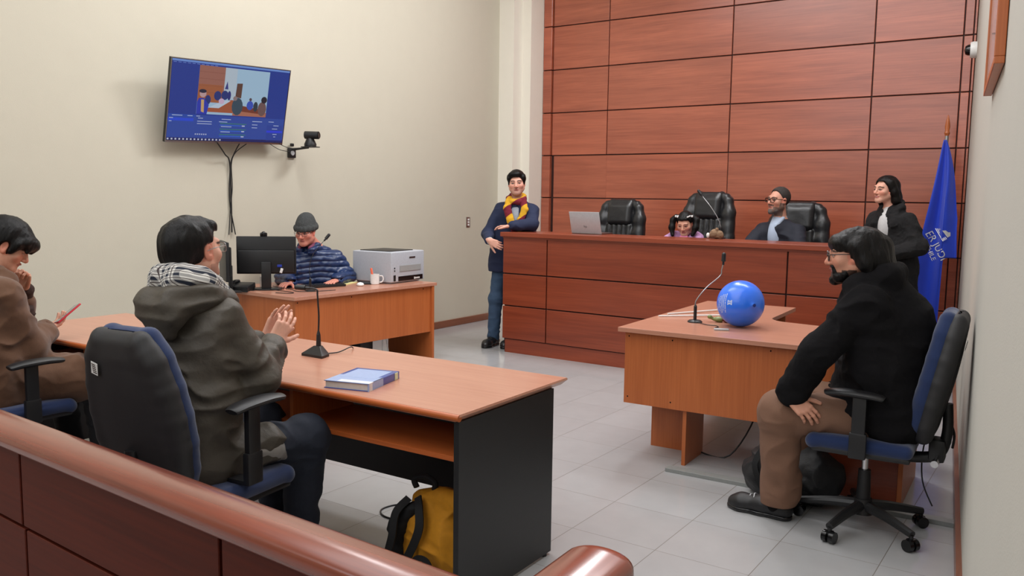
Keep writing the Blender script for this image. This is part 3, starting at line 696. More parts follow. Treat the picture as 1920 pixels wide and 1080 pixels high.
m = MB(); m.box(tuple(np.array([-3.467, 1.30, 2.33]) - TVo), (0.06, 0.25, 0.35), 0.004); m.cyl(tuple(np.array([-3.46, 1.3, 2.42]) - TVo), tuple(np.array([-3.31, 1.3, 2.42]) - TVo), 0.02); m.cyl(tuple(np.array([-3.46, 1.3, 2.24]) - TVo), tuple(np.array([-3.36, 1.3, 2.24]) - TVo), 0.02); m.done('wall_bracket', M['black'], t)
m = MB(); m.tube([(-3.36, 1.18, 1.99), (-3.42, 1.30, 1.90), (-3.47, 1.385, 1.83), (-3.485, 1.405, 1.5), (-3.48, 1.40, 1.22)], 0.006)
m.tube([(-3.40, 1.44, 2.0), (-3.46, 1.42, 1.9), (-3.48, 1.40, 1.8), (-3.487, 1.39, 1.5), (-3.47, 1.43, 1.20)], 0.005)
m.tube([(-3.38, 1.50, 2.0), (-3.46, 1.44, 1.92), (-3.485, 1.415, 1.82), (-3.487, 1.42, 1.62), (-3.488, 1.40, 1.45), (-3.47, 1.36, 1.20)], 0.004)
prop(m.done('cable_bundle', M['black']), 'black cables hanging down the wall below the television', 'cable')
# conference camera on its wall arm
C0 = (-3.5, 2.10, 2.0)
t = thing('video_camera', 'black swivelling video camera on a wall bracket beside the television', 'camera', C0)
m = MB(); m.box((0.012, 0.0, -0.05), (0.024, 0.09, 0.09), 0.008); m.tube([(0.02, 0, -0.02), (0.10, 0.02, -0.01), (0.20, 0.04, 0.0)], 0.010); m.box((0.22, 0.045, 0.005), (0.13, 0.12, 0.008), 0.002); m.box((0.03, -0.01, 0.025), (0.03, 0.03, 0.03), 0.008); m.done('bracket', M['black'], t)
m = MB(); m.cyl((0.024, 0, -0.05), (0.03, 0, -0.05), 0.022); m.done('bracket_knob', M['grey'], t)
m = MB(); m.lathe([(0.055, 0.0), (0.057, 0.02), (0.04, 0.06), (0.026, 0.085), (0.0, 0.088)], (0.22, 0.045, 0.010)); m.done('base', M['black'], t)
m = MB(); m.cyl((0.18, 0.02, 0.115), (0.30, 0.075, 0.112), 0.036, n=28); m.done('barrel', M['black'], t)
m = MB(); m.cyl((0.30, 0.075, 0.112), (0.306, 0.0775, 0.112), 0.028, n=24); m.done('lens', M['blackg'], t)
m = MB(); m.tube([(-3.37, 1.75, 2.01), (-3.42, 1.90, 1.97), (-3.45, 2.05, 1.96)], 0.003); m.tube([(-3.37, 1.85, 2.02), (-3.40, 2.0, 1.99), (-3.34, 2.12, 2.0)], 0.003)
prop(m.done('camera_cable', M['black']), 'thin black cables running from the television to the video camera', 'cable')
# wall switch
t = thing('wall_switch', 'small steel switch plate on the far left wall', 'switch', (-3.5, 4.868, 1.25))
m = MB(); m.box((0.004, 0, 0), (0.008, 0.075, 0.125), 0.003); m.done('plate', M['metal'], t)
m = MB()
for k in range(3): m.box((0.009, 0, 0.032 - 0.032 * k), (0.006, 0.03, 0.022), 0.001)
m.done('button', M['white'], t)
# dome camera and framed notice on the right wall
t = thing('dome_camera', 'white dome security camera high on the right wall', 'camera', (RX(5.55), 5.55, 2.965))
Rw = Vector((-1, -0.1245, 0)).normalized()
m = MB(); m.lathe([(0.072, 0), (0.075, 0.03), (0.068, 0.055)], n=32); b = m.done('housing', M['white'], t); b.rotation_euler = Rw.to_track_quat('Z', 'Y').to_euler()
m = MB(); m.lathe([(0.05, 0.055), (0.048, 0.075), (0.036, 0.095), (0.0, 0.106)], n=32); b = m.done('lens_dome', M['blackg'], t); b.rotation_euler = Rw.to_track_quat('Z', 'Y').to_euler()
fy0, fy1, fz0, fz1 = -0.12, 0.86, 2.03, 2.75
t = thing('framed_picture', 'wood framed glazed picture high on the right wall', 'picture', (RX(0), 0, 0))
ang = math.atan(0.12455)
t.rotation_euler = (0, 0, ang)
m = MB(); fr = 0.024
for (a, b_, c, d) in ((fy0, fy1, fz0, fz0 + fr), (fy0, fy1, fz1 - fr, fz1), (fy0, fy0 + fr, fz0 + fr, fz1 - fr), (fy1 - fr, fy1, fz0 + fr, fz1 - fr)): m.bx(-0.034, -0.002, a, b_, c, d, 0.003)
m.done('frame', M['lamV'], t, smooth=False)
m = MB(); m.bx(-0.026, -0.002, fy0 + fr, fy1 - fr, fz0 + fr, fz1 - fr); m.done('print', plain('pale_print', rgb(186, 186, 190), 0.15, coat=0.5), t, smooth=False)

# ------------------------------------------------------------------ flag
t = thing('flag', 'blue flag with white lettering and rope trim on a wooden pole beside the panelled wall', 'flag', (1.60, 5.72, 0))
m = MB(); m.cyl((0, 0, 0.0), (0, 0, 2.24), 0.014); m.done('pole', M['lamV'], t)
m = MB(); m.cyl((0, 0, 2.10), (0, 0, 2.22), 0.017); m.done('ferrule', M['metal'], t)
m = MB(); m.lathe([(0.016, 2.20), (0.026, 2.23), (0.018, 2.25), (0.024, 2.29), (0.017, 2.34), (0.006, 2.39), (0.0, 2.40)]); m.done('finial', M['lamV'], t)
m = MB(); m.lathe([(0.16, 0.0), (0.16, 0.02), (0.05, 0.045), (0.03, 0.08), (0.0, 0.082)]); m.done('stand', M['lamV'], t)
M['flag'] = plain('blue_satin', rgb(20, 60, 196), 0.42, noise=0.04, nscale=300, sheen=0.4)
def fl(u, v):
    # u 0..1 across, v 0 (top) .. 1 (bottom)
    wl = 0.012 + 0.17 * min(1, v * 1.25) ** 0.85; wr = 0.010 + 0.145 * min(1, v * 1.5) ** 0.8
    x = -wl + (wl + wr) * u
    amp = 0.032 * min(1, v * 2.2)
    y = -0.085 - amp * math.sin(u * 2 * PI * 1.5 + 0.9 + v * 0.7) - 0.008 * math.sin(u * 9 + v * 5)
    zb = 0.37 + 0.0 * u
    if u < 0.62: zb = 0.56 - 0.47 * (u / 0.62)
    else: zb = 0.09 + 0.95 * min(1, (u - 0.62) / 0.05)
    z = 2.16 - (2.16 - zb) * v
    x += 0.01 * math.sin(v * 7)
    return np.array([x, y, z])
nu, nv = 72, 90
V = np.array([fl(i / nu, j / nv) for j in range(nv + 1) for i in range(nu + 1)])
F = np.array([(j * (nu + 1) + i, j * (nu + 1) + i + 1, (j + 1) * (nu + 1) + i + 1, (j + 1) * (nu + 1) + i) for j in range(nv) for i in range(nu)])
fo = mesh_obj('cloth', V, F, M['flag'], t, True); md = fo.modifiers.new('s', 'SOLIDIFY'); md.thickness = 0.002
m = MB(); m.tube([fl(u, 1.0) for u in np.linspace(0.0, 0.62, 14)], 0.010, n=8, sub=3)
rope = NT('twisted_rope'); 
tc = rope.new('ShaderNodeTexCoord'); wv = rope.new('ShaderNodeTexWave', Scale=16.0); wv.bands_direction = 'DIAGONAL'; rope.link(tc.outputs['Object'], wv.inputs['Vector']); rope.link(rope.mix(wv.outputs[0], rgb(120, 124, 130), rgb(225, 225, 220)), rope.b.inputs['Base Color'])
m.done('rope_trim', rope.m, t)
def onflag(tx, tz, lift=0.007):
    u, v = 0.4, 0.6
    for _k in range(30):
        q = fl(u, v); u = min(1.2, max(-0.2, u + 0.6 * (tx - q[0]) / 0.30)); zb = 0.56 - 0.47 * (min(u, .62) / 0.62); v = v + 0.6 * ((2.16 - tz) / (2.16 - zb) - v)
    q = fl(min(.999, max(0, u)), v); return (tx, q[1] - lift, tz)
def flag_text(s, size, X0, Z0, ang, name='lettering'):
    Vt, Ft = text_mesh(s, size); c = (Vt[:, :2].min(0) + Vt[:, :2].max(0)) / 2; P = []
    def inv(x, z, v):
        v = (2.16 - z) / 1.8; return v
    for x, y, _ in Vt:
        x -= c[0]; y -= c[1]; dx = x * math.cos(ang) - y * math.sin(ang); dz = x * math.sin(ang) + y * math.cos(ang)
        # find u, v for the wanted offsets from the anchor
        tx, tz = X0 + dx, Z0 + dz
        P.append(onflag(tx, tz))
    mesh_obj(name, P, Ft, M['white'], t)
flag_text('ER JUDI', 0.092, -0.022, 1.150, -1.02); flag_text('CHILE', 0.062, -0.066, 1.085, -1.10)
# emblem: pediment and steps
def flag_poly(pts, name):
    me_v = []; 
    for dx, dz in pts:
        me_v.append(onflag(0.045 + dx, 1.275 + dz, 0.012))
    return me_v
vv, ff = [], []
def emb(pts):
    i = len(vv); vv.extend(flag_poly(pts, '')); ff.append(tuple(range(i, i + len(pts))))
ca, sa = math.cos(-0.95), math.sin(-0.95)
def rt(pl): return [(x * ca - y * sa, x * sa + y * ca) for x, y in pl]
for k in range(4): emb(rt([(-0.085 + 0.008 * k, -0.012 - 0.011 * (3 - k)), (0.06, -0.012 - 0.011 * (3 - k)), (0.06, -0.006 - 0.011 * (3 - k)), (-0.085 + 0.008 * k, -0.006 - 0.011 * (3 - k))]))
emb(rt([(-0.03, 0.004), (0.05, 0.004), (0.05, 0.05), (0.03, 0.062), (0.01, 0.035), (-0.015, 0.03)]))
mesh_obj('emblem', vv, ff, M['white'], t)

# ------------------------------------------------------------------ things on the long desk
def gooseneck(label, base, pts, head_dir, parent_mat='metal', cat='microphone', tri=False, group=None, r=0.004, dark=False):
    t = thing('desk_microphone', label, cat, base, 0, group)
    m = MB()
    if tri:
        poly = [(-0.072, -0.036), (0.072, -0.036), (0.052, 0.03), (0.02, 0.055), (-0.02, 0.055), (-0.052, 0.03)]
        t2 = MB(); lo = [(x, y, 0.0) for x, y in poly]; mi = [(x, y, 0.012) for x, y in poly]; hi = [(x * 0.28, y * 0.35 + 0.01, 0.05) for x, y in poly]
        V = [[m.bm.verts.new(p) for p in r_] for r_ in (lo, mi, hi)]
        m.bm.faces.new(V[0][::-1]); m.bm.faces.new(V[2])
        for a, b in ((0, 1), (1, 2)):
            for k in range(6): m.bm.faces.new((V[a][k], V[a][(k + 1) % 6], V[b][(k + 1) % 6], V[b][k]))
        m.cyl((0, 0.01, 0.04), (0, 0.01, 0.105), 0.013, 0.010); m.cyl((0, 0.01, 0.105), (0, 0.01, 0.125), 0.010, 0.005)
    else:
        m.lathe([(0.046, 0), (0.046, 0.006), (0.036, 0.014), (0.014, 0.018), (0.0, 0.018)]); m.cyl((0, 0, 0.01), (0, 0, 0.10), 0.010); m.cyl((0, 0, 0.10), (0, 0, 0.112), 0.010, 0.004)
    m.done('base', M['black'], t)
    m = MB(); m.tube(pts, r, n=8); m.done('gooseneck', M['black'] if (tri or dark) else M['metal'], t)
    e = Vector(pts[-1]); d = Vector(head_dir).normalized()
    m = MB(); m.cyl(e - d * 0.01, e + d * 0.012, 0.007); m.cyl(e + d * 0.012, e + d * 0.055, 0.014, 0.013, n=16); m.sph(e + d * 0.055, 0.0135, 8); m.done('microphone_head', M['black'], t)
    return t
gooseneck('black gooseneck microphone bent left on a wedge base on the long desk', (-0.296, -0.54, AZ), [(0, 0.01, 0.12), (0.004, 0.01, 0.20), (-0.006, 0.012, 0.30), (-0.008, 0.012, 0.325), (-0.03, 0.0, 0.334), (-0.05, -0.01, 0.334)], (-0.8, -0.45, 0.05), tri=True, r=0.0045)
m = MB(); m.tube([(-0.29, -0.49, AZ + 0.006), (-0.27, -0.42, AZ + 0.006), (-0.27, -0.34, AZ + 0.02), (-0.30, -0.29, AZ + 0.004)], 0.003); prop(m.done('microphone_cable', M['black']), 'short black cable behind the wedge based microphone', 'cable')
# book
t = thing('book', 'blue and pale grey hardback book lying on the long desk', 'book', (0.300, -0.835, AZ), 0.27)
bw, bl = 0.205, 0.275
m = MB(); m.bx(-bw / 2, bw / 2, -bl / 2, bl / 2, 0.0, 0.003, 0.001); m.bx(-bw / 2, bw / 2, -bl / 2, bl / 2, 0.029, 0.032, 0.001); m.bx(bw / 2 - 0.003, bw / 2 + 0.002, -bl / 2, bl / 2, 0.0, 0.032, 0.001)
m.done('cover', plain('blue_book_cover', rgb(46, 76, 158), 0.3, coat=0.4), t)
m = MB(); m.bx(-bw / 2 + 0.005, bw / 2 - 0.004, -bl / 2 + 0.005, bl / 2 - 0.005, 0.003, 0.029); m.done('pages', plain('paper_edge', rgb(205, 200, 192), 0.8), t, smooth=False)
m = MB(); m.bx(-bw / 2 + 0.002, bw / 2 + 0.0025, -bl / 2 - .0005, -bl / 2 + 0.125, 0.0305, 0.0326); m.bx(bw / 2 - .002, bw / 2 + 0.0028, -bl / 2 - .0005, -bl / 2 + 0.125, 0.0, 0.0326); m.bx(-bw/2 + 0.02, bw / 2 - 0.02, -bl / 2 + 0.09, bl / 2 - 0.025, 0.0322, 0.0329); m.done('cover_panel', plain('pale_cover_panel', rgb(150, 172, 216), 0.3, coat=0.3), t, smooth=False)
m = MB(); m.bx(bw / 2 - 0.002, bw / 2 + 0.0032, -bl / 2 + 0.004, -bl / 2 + 0.030, 0.0, 0.0332); m.bx(-bw / 2 + 0.06, bw / 2 + 0.003, -bl / 2 + 0.002, -bl / 2 + 0.04, 0.031, 0.0333); m.done('spine_label', plain('pale_label', rgb(216, 218, 222), 0.4), t, smooth=False)
m = MB(); m.box((bw / 2 + 0.0025, bl / 2 - 0.03, 0.016), (0.003, 0.028, 0.030), 0.001); m.done('spine_emblem', plain('cream_emblem', rgb(214, 220, 180), 0.4), t, smooth=False)

# ------------------------------------------------------------------ things on the clerk's desk
DZ = 0.75
t = thing('monitor', 'black monitor seen from behind with webcam, in front of the clerk', 'monitor', (-2.985, 1.37, DZ), 0.0)
nx = nrm([0.66, -0.68, 0.0]); tx_ = nrm([0.68, 0.66, 0.0])    # normal of its back towards the camera, and its width direction
ang = math.atan2(tx_[1], tx_[0]); t.rotation_euler = (0, 0, ang)
m = MB(); m.bx(-0.245, 0.245, -0.012, 0.022, 0.135, 0.455, 0.006); m.bx(-0.235, 0.235, -0.030, -0.012, 0.145, 0.34, 0.012); m.done('housing', M['black'], t)
m = MB(); m.bx(-0.235, 0.235, 0.0222, 0.024, 0.145, 0.445); m.done('screen', M['blackg'], t, smooth=False)
m = MB(); m.bx(-0.04, 0.04, -0.055, -0.028, 0.01, 0.24, 0.006); m.done('stand', M['black'], t)
m = MB(); m.prism([(0.13 * math.cos(2 * PI * k / 32), 0.095 * math.sin(2 * PI * k / 32)) for k in range(32)], 0.0, 0.012, bev=0.003); m.done('base', M['black'], t)
m = MB(); m.box((-0.02, -0.005, 0.47), (0.06, 0.03, 0.035), 0.01); m.sph((-0.02, -0.01, 0.478), 0.02, 8); m.done('webcam', M['blackg'], t)
m = MB(); m.box((0.125, -0.036, 0.165), (0.022, 0.008, 0.04), 0.002, rot=(0, 0.3, 0)); m.done('plug', M['white'], t)
m = MB(); m.box((0.11, -0.034, 0.205), (0.04, 0.012, 0.022), 0.004); m.done('connector', plain('blue_plug', rgb(30, 50, 150), 0.4), t)
t = thing('monitor', 'black monitor seen edge on at the left end of the clerk desk', 'monitor', (-3.10, 1.03, DZ), 2.51 + 0.12)
m = MB(); m.bx(-0.20, 0.20, -0.012, 0.016, 0.10, 0.42, 0.005); m.bx(-0.17, 0.17, -0.035, -0.012, 0.14, 0.38, 0.01); m.done('housing', M['black'], t)
m = MB(); m.bx(-0.03, 0.03, -0.06, -0.03, 0.01, 0.22, 0.005); m.done('stand', M['black'], t)
m = MB(); m.bx(-0.11, 0.11, -0.12, 0.08, 0.0, 0.014, 0.006); m.done('base', M['black'], t)
t = thing('desk_telephone', 'black desk telephone below the edge-on monitor', 'telephone', (-3.08, 1.18, DZ), 0.5)
m = MB(); m.box((0, 0, 0.03), (0.18, 0.17, 0.05), 0.01, rot=(0.15, 0, 0)); m.done('base', M['black'], t)
m = MB(); m.tube([(-0.06, -0.08, 0.06), (-0.06, 0.0, 0.075), (-0.06, 0.08, 0.07)], 0.016); m.done('handset', M['blackg'], t)
t = thing('keyboard', 'black keyboard in front of the clerk', 'keyboard', (-2.80, 1.80, DZ), ang + 0.5)
m = MB(); m.box((0, 0, 0.011), (0.44, 0.14, 0.02), 0.004); m.done('case', M['black'], t)
m = MB()
for i in range(15):
    for j in range(5): m.box((-0.196 + 0.028 * i, -0.052 + 0.026 * j, 0.023), (0.022, 0.02, 0.006), 0.001, seg=1)
m.done('keys', M['blackg'], t, smooth=False)
t = thing('mug', 'white mug standing before the printer', 'mug', (-2.60, 2.287, DZ))
m = MB(); m.lathe([(0.0, 0.0), (0.036, 0.0), (0.041, 0.006), (0.042, 0.095), (0.039, 0.095), (0.038, 0.008), (0.0, 0.006)]); m.done('body', M['white'], t)
m = MB(); m.tube([(0.030, 0.030, 0.078), (0.046, 0.050, 0.075), (0.052, 0.057, 0.048), (0.044, 0.048, 0.022), (0.030, 0.030, 0.018)], 0.006); m.done('handle', M['white'], t)
t = prop(MB().box((-2.615, 2.27, DZ + 0.085), (0.012, 0.018, 0.13), 0.002, rot=(0.1, -0.12, 0)).done('highlighter_pen', plain('orange_plastic', rgb(235, 110, 80), 0.4)), 'orange highlighter pen standing in the white mug', 'pen')
t = thing('computer_mouse', 'white computer mouse beside the mug', 'mouse', (-2.60, 2.10, DZ), 0.8)
v = Vol(); v.ell((0, 0, 0.012), (0.033, 0.055, 0.02), k=0.01); v.box((0, 0, -0.02), (0.1, 0.1, 0.02), r=0.001, k=0.004, mode='sub'); v.done('body', M['white'], t, 0.003)
m = MB(); m.box((0, 0.03, 0.029), (0.006, 0.016, 0.006), 0.002); m.done('wheel', M['grey'], t)
# printer
t = thing('printer', 'light grey laser printer on the clerk desk', 'printer', (-2.48, 2.38, DZ), 0.06)
g1 = plain('printer_grey', rgb(178, 182, 190), 0.45)
m = MB(); m.bx(-0.47, 0.0, 0.0, 0.50, 0.012, 0.295, 0.014, 3); m.bx(-0.44, -0.03, 0.03, 0.46, 0.0, 0.014); m.done('body', g1, t)
m = MB(); m.bx(-0.42, -0.06, 0.05, 0.40, 0.293, 0.302, 0.004); m.done('output_tray', M['black'], t)
m = MB(); m.bx(0.0, 0.004, 0.10, 0.47, 0.02, 0.065, 0.001); m.done('slot', M['blackg'], t, smooth=False)
m = MB(); m.bx(0.0, 0.005, 0.12, 0.44, 0.11, 0.165, 0.001); m.done('label_plate', plain('printer_label', rgb(150, 152, 152), 0.5, noise=0.2, nscale=200), t, smooth=False)
m = MB()
for k in range(7): m.box((0.003, 0.27 + 0.013 * k, 0.235), (0.003, 0.009, 0.014), 0.0)
m.done('marking', M['groove'], t, smooth=False)
m = MB()
for k in range(5): m.box((0.006, 0.34 + 0.018 * k, 0.036), (0.003, 0.012, 0.02 if k == 0 else 0.014), 0.0)
m.done('lettering', M['white'], t, smooth=False)
m = MB()
for z in (0.045, 0.065, 0.12, 0.145): m.cyl((-0.001, 0.045, z), (0.004, 0.045, z), 0.007)
m.bx(0.0, 0.003, 0.03, 0.06, 0.025, 0.08); m.done('port', M['black'], t)
t = thing('note_pad', 'yellow notepad with papers between mouse and printer', 'notepad', (-2.86, 2.16, DZ), 0.3)
m = MB(); m.box((0, 0, 0.004), (0.15, 0.21, 0.008), 0.001); m.done('sheets', plain('yellow_paper', rgb(222, 214, 150), 0.8), t, smooth=False)
prop(MB().box((-2.70, 2.26, DZ + 0.006), (0.10, 0.16, 0.012), 0.003, rot=(0, 0, 0.9)).done('notebook', M['black']), 'small black notebook under the corner of the printer', 'notebook')
gooseneck('slim gooseneck microphone on round base in front of the clerk', (-2.644, 1.547, DZ), [(0, 0, 0.10), (-0.006, 0.0, 0.20), (0.010, 0.02, 0.30), (0.045, 0.08, 0.39), (0.065, 0.11, 0.43)], (0.3, 0.5, 0.7), r=0.0024, dark=True)
t = thing('power_adapter', 'small white box with cables behind the monitor stand', 'box', (-3.12, 1.46, DZ), 0.4)
m = MB(); m.box((0, 0, 0.05), (0.07, 0.06, 0.10), 0.004); m.done('case', M['white'], t)
m = MB()
m.tube([(-2.90, 1.33, DZ + 0.01), (-2.78, 1.36, DZ + 0.004), (-2.62, 1.34, DZ + 0.004), (-2.60, 1.28, DZ + 0.004), (-2.72, 1.24, DZ + 0.004)], 0.003)
m.tube([(-2.95, 1.40, DZ + 0.03), (-2.80, 1.46, DZ + 0.01), (-2.66, 1.42, DZ + 0.004), (-2.56, 1.50, DZ + 0.004), (-2.50, 1.70, DZ + 0.004)], 0.003)
m.tube([(-3.15, 1.20, DZ + 0.03), (-3.05, 1.28, DZ + 0.015), (-2.98, 1.22, DZ + 0.004), (-3.1, 1.18, DZ + 0.01)], 0.003)
prop(m.done('cable_tangle', M['black']), 'thin black cables curling on the clerk desk around the monitor base', 'cable')
# floor things under clerk desk
t = thing('computer_tower', 'dark computer case on the floor under the clerk desk', 'computer', (-2.72, 2.1, 0), 0.1)
m = MB(); m.box((0, 0, 0.19), (0.36, 0.18, 0.36), 0.01); m.done('case', M['black'], t)
m = MB(); m.tube([(-2.50, 2.32, 0.30), (-2.48, 2.33, 0.15), (-2.49, 2.36, 0.0)], 0.006); m.tube([(-2.50, 2.28, 0.30), (-2.49, 2.27, 0.15), (-2.50, 2.30, 0.0)], 0.006)
prop(m.done('cable', M['white']), 'pair of white cables hanging under the clerk desk', 'cable')

# ------------------------------------------------------------------ things on the L-shaped desk
CZ = 0.80
gooseneck('tall gooseneck microphone beside the blue balloon on the L shaped desk', (0.786, 1.612, CZ), [(0, 0, 0.10), (0.003, 0.005, 0.14), (0.05, 0.05, 0.22), (0.107, 0.12, 0.29), (0.113, 0.13, 0.33), (0.118, 0.14, 0.37)], (0.02, 0.02, 1), r=0.0036)
m = MB(); m.tube([(0.82, 1.585, CZ + 0.004), (0.90, 1.53, CZ + 0.004), (0.955, 1.53, CZ + 0.004), (0.985, 1.49, CZ + 0.004), (0.985, 1.44, CZ + 0.004), (1.01, 1.39, CZ + 0.004)], 0.0025)
prop(m.done('microphone_cable', M['black']), 'thin black microphone cable lying on the L shaped desk', 'cable')
t = prop(MB().box((1.04, 1.395, CZ + 0.006), (0.085, 0.03, 0.010), 0.003, rot=(0, 0, 0.5)).done('cable_grommet', M['grey']), 'small grey cable outlet cover on the L shaped desk', 'cover')
t = thing('balloon', 'blue balloon with white print resting on the L shaped desk', 'balloon', (1.074, 1.612, CZ + 0.142))
q = NT('blue_balloon_rubber'); q.b.inputs['Base Color'].default_value = rgb(44, 116, 240); q.b.inputs['Roughness'].default_value = 0.28; q.b.inputs['Coat Weight'].default_value = 0.25
q.b.inputs['Subsurface Weight'].default_value = 0.25; q.b.inputs['Subsurface Radius'].default_value = (0.02, 0.05, 0.2); q.b.inputs['Subsurface Scale'].default_value = 0.2
v = Vol(); v.ell((0, 0, 0), (0.141, 0.141, 0.141), k=0.01); kn = nrm([0.70, -0.60, 0.05])
v.cone(kn * 0.13, kn * 0.147, 0.016, 0.005, k=0.02); v.done('skin', q.m, t, 0.006)
m = MB(); m.cyl(kn * 0.146, kn * 0.158, 0.006, 0.010); m.done('knot', plain('balloon_knot', rgb(14, 40, 120), 0.3), t)
# white print on the left side: rows of tiny letter strokes and a small emblem
Bz = np.array([0, 0, 1.0]); bc = nrm(np.array(CAM_LOC) - np.array([1.074, 1.612, 0.942])); bl_ = nrm(np.cross(Bz, bc))     # towards viewer, right
vv, ff = [], []
def onb(a, e):   # azimuth a measured to the left, elevation e
    d = nrm(bc * math.cos(a) * math.cos(e) - bl_ * math.sin(a) * math.cos(e) + Bz * math.sin(e)); return d * 0.1418
def bq(a0, a1, e0, e1):
    i = len(vv); vv.extend([onb(a0, e0), onb(a1, e0), onb(a1, e1), onb(a0, e1)]); ff.append((i, i + 1, i + 2, i + 3))
rr = random.Random(5)
for col_, (a, e0, e1) in enumerate(((0.64, -0.40, 0.42), (0.74, -0.34, 0.38), (0.84, -0.42, 0.38), (0.94, -0.44, 0.36), (1.04, -0.34, 0.28), (1.14, -0.24, 0.22))):
    e = e0
    while e < e1:
        h_ = rr.uniform(0.016, 0.030); 
        if rr.random() > 0.12: bq(a + rr.uniform(0, 0.010), a + 0.058, e, e + h_ * 0.62)
        e += h_
bq(0.36, 0.40, -0.08, 0.13); bq(0.52, 0.56, -0.08, 0.13); bq(0.40, 0.52, -0.05, -0.02); bq(0.40, 0.52, 0.07, 0.10); bq(0.42, 0.5, -0.02, 0.0); bq(0.43, 0.46, 0.0, 0.07)
mesh_obj('print', vv, ff, plain('white_print', rgb(200, 215, 240), 0.4), t)
for a, b, lbl in (((0.50, 1.66, CZ + 0.006), (0.735, 2.15, CZ + 0.006), 'white balloon stick lying left of the microphone'), ((0.52, 1.80, CZ + 0.006), (0.97, 1.95, CZ + 0.05), 'white balloon stick pointing up to the balloon')):
    pass
P_ = lambda x, y: ((2.798 + (x - 2.798) * 0.939), (-3.38 + (y + 3.38) * 0.939))
for (a, b, lbl) in (((0.356, 2.013), (0.70, 2.30), 'lower of two white balloon sticks lying on the L shaped desk'), ((0.361, 2.156), (0.62, 2.63), 'upper of two white balloon sticks lying on the L shaped desk')):
    a = P_(*a); b = P_(*b); m = MB(); m.cyl((*a, CZ + 0.006), (*b, CZ + 0.012), 0.005, n=10); prop(m.done('balloon_stick', M['white']), lbl, 'stick', 'white balloon sticks')
t = thing('wrapped_sweet', 'small green and dark red wrapped item behind the balloon', 'wrapper', (0.905, 1.71, CZ), 0.4)
v = Vol(); v.ell((0, 0, 0.018), (0.035, 0.022, 0.018), k=0.01); v.cone((-0.03, 0, 0.015), (-0.055, 0.0, 0.03), 0.006, 0.014, k=0.01); v.disp(lambda p: 0.006 * noise3(p * 60)); v.done('wrapping', plain('green_foil', rgb(120, 128, 70), 0.4), t, 0.003)
v = Vol(); v.ell((0.05, -0.01, 0.018), (0.03, 0.022, 0.018), k=0.01); v.disp(lambda p: 0.006 * noise3(p * 60)); v.done('tip', plain('dark_red_foil', rgb(90, 26, 34), 0.4), t, 0.003)

# ------------------------------------------------------------------ things on the bench
t = thing('laptop', 'silver laptop open on the bench ledge in front of the leather chair', 'laptop', (-1.235, 3.80, 1.217), 0.0)
m = MB(); m.bx(-0.165, 0.165, 0.0, 0.225, 0.0, 0.014, 0.004); m.done('base', M['metal'], t)
sil = plain('silver_lid', rgb(186, 190, 194), 0.42, metal=0.25)
m = MB(); m.box((0, -0.035, 0.112), (0.33, 0.008, 0.215), 0.003, rot=(0.30, 0, 0)); lid = m.done('lid', sil, t)
c_, s_ = math.cos(0.30), math.sin(0.30)
dk = plain('laptop_emblem', rgb(92, 95, 100), 0.3)
text_obj('logo', 'hp', 0.036, dk, lid, (0, -0.0268, 0.072), (1, 0, 0), (0, -s_, c_), 0.002)
gooseneck('slender gooseneck microphone leaning over the bench beside the soft toy', (0.03, 4.02, 1.217), [(0, 0, 0.10), (-0.03, 0, 0.18), (-0.10, 0, 0.28), (-0.17, 0.0, 0.36), (-0.19, 0, 0.385)], (-0.5, 0, 0.6), r=0.0032)
for lbl, x, y in (('small white paper on the bench edge at its right end', 1.08, 3.66),):
    prop(MB().box((x, y, 1.225), (0.03, 0.03, 0.016), 0.003, rot=(0, 0, 0.3)).done('tissue', M['white']), lbl, 'paper')
t = thing('soft_toy', 'small brown soft toy lying on the bench ledge', 'toy', (0.02, 3.92, 1.217))
v = Vol(); v.ell((0, 0, 0.045), (0.05, 0.045, 0.043), k=0.02); v.ell((0.045, 0, 0.035), (0.03, 0.03, 0.035), k=0.02); v.ell((-0.045, 0, 0.025), (0.02, 0.02, 0.022), k=0.02); v.ell((.02, -.02, .085), (.014, .014, .014), k=.01); v.disp(lambda p: 0.008 * noise3(p * 70)); v.done('body', plain('brown_plush', rgb(134, 108, 84), 0.95, noise=0.2, nscale=120, bump=0.002, bscale=300), t, 0.004)
v = Vol(); v.ell((-0.062, -0.02, 0.030), (0.016, 0.014, 0.024), k=0.01); v.done('muzzle', M['white'], t, 0.004)

# ------------------------------------------------------------------ bags
def strap(name, pts, w, th, mat, parent, nor):
    m = MB(); P = smooth_path(pts, 8); n = Vector(nor)
    rings = []
    for i, p in enumerate(P):
        d = (P[min(len(P) - 1, i + 1)] - P[max(0, i - 1)]).normalized(); s = d.cross(n).normalized(); nn = s.cross(d)
        rings.append([m.bm.verts.new(p + s * a * w / 2 + nn * b * th / 2) for a, b in ((-1, -1), (1, -1), (1, 1), (-1, 1))])
    for A, B in zip(rings, rings[1:]):
        for k in range(4): m.bm.faces.new((A[k], A[(k + 1) % 4], B[(k + 1) % 4], B[k]))
    m.bm.faces.new(rings[0][::-1]); m.bm.faces.new(rings[-1]); return m.done(name, mat, parent, angle=0.5)
M['yellow'] = plain('yellow_canvas', rgb(205, 138, 22), 0.8, noise=0.08, nscale=40, bump=0.0008, bscale=300)
M['blk'] = plain('black_webbing', rgb(20, 20, 22), 0.8, bump=0.0006, bscale=500)

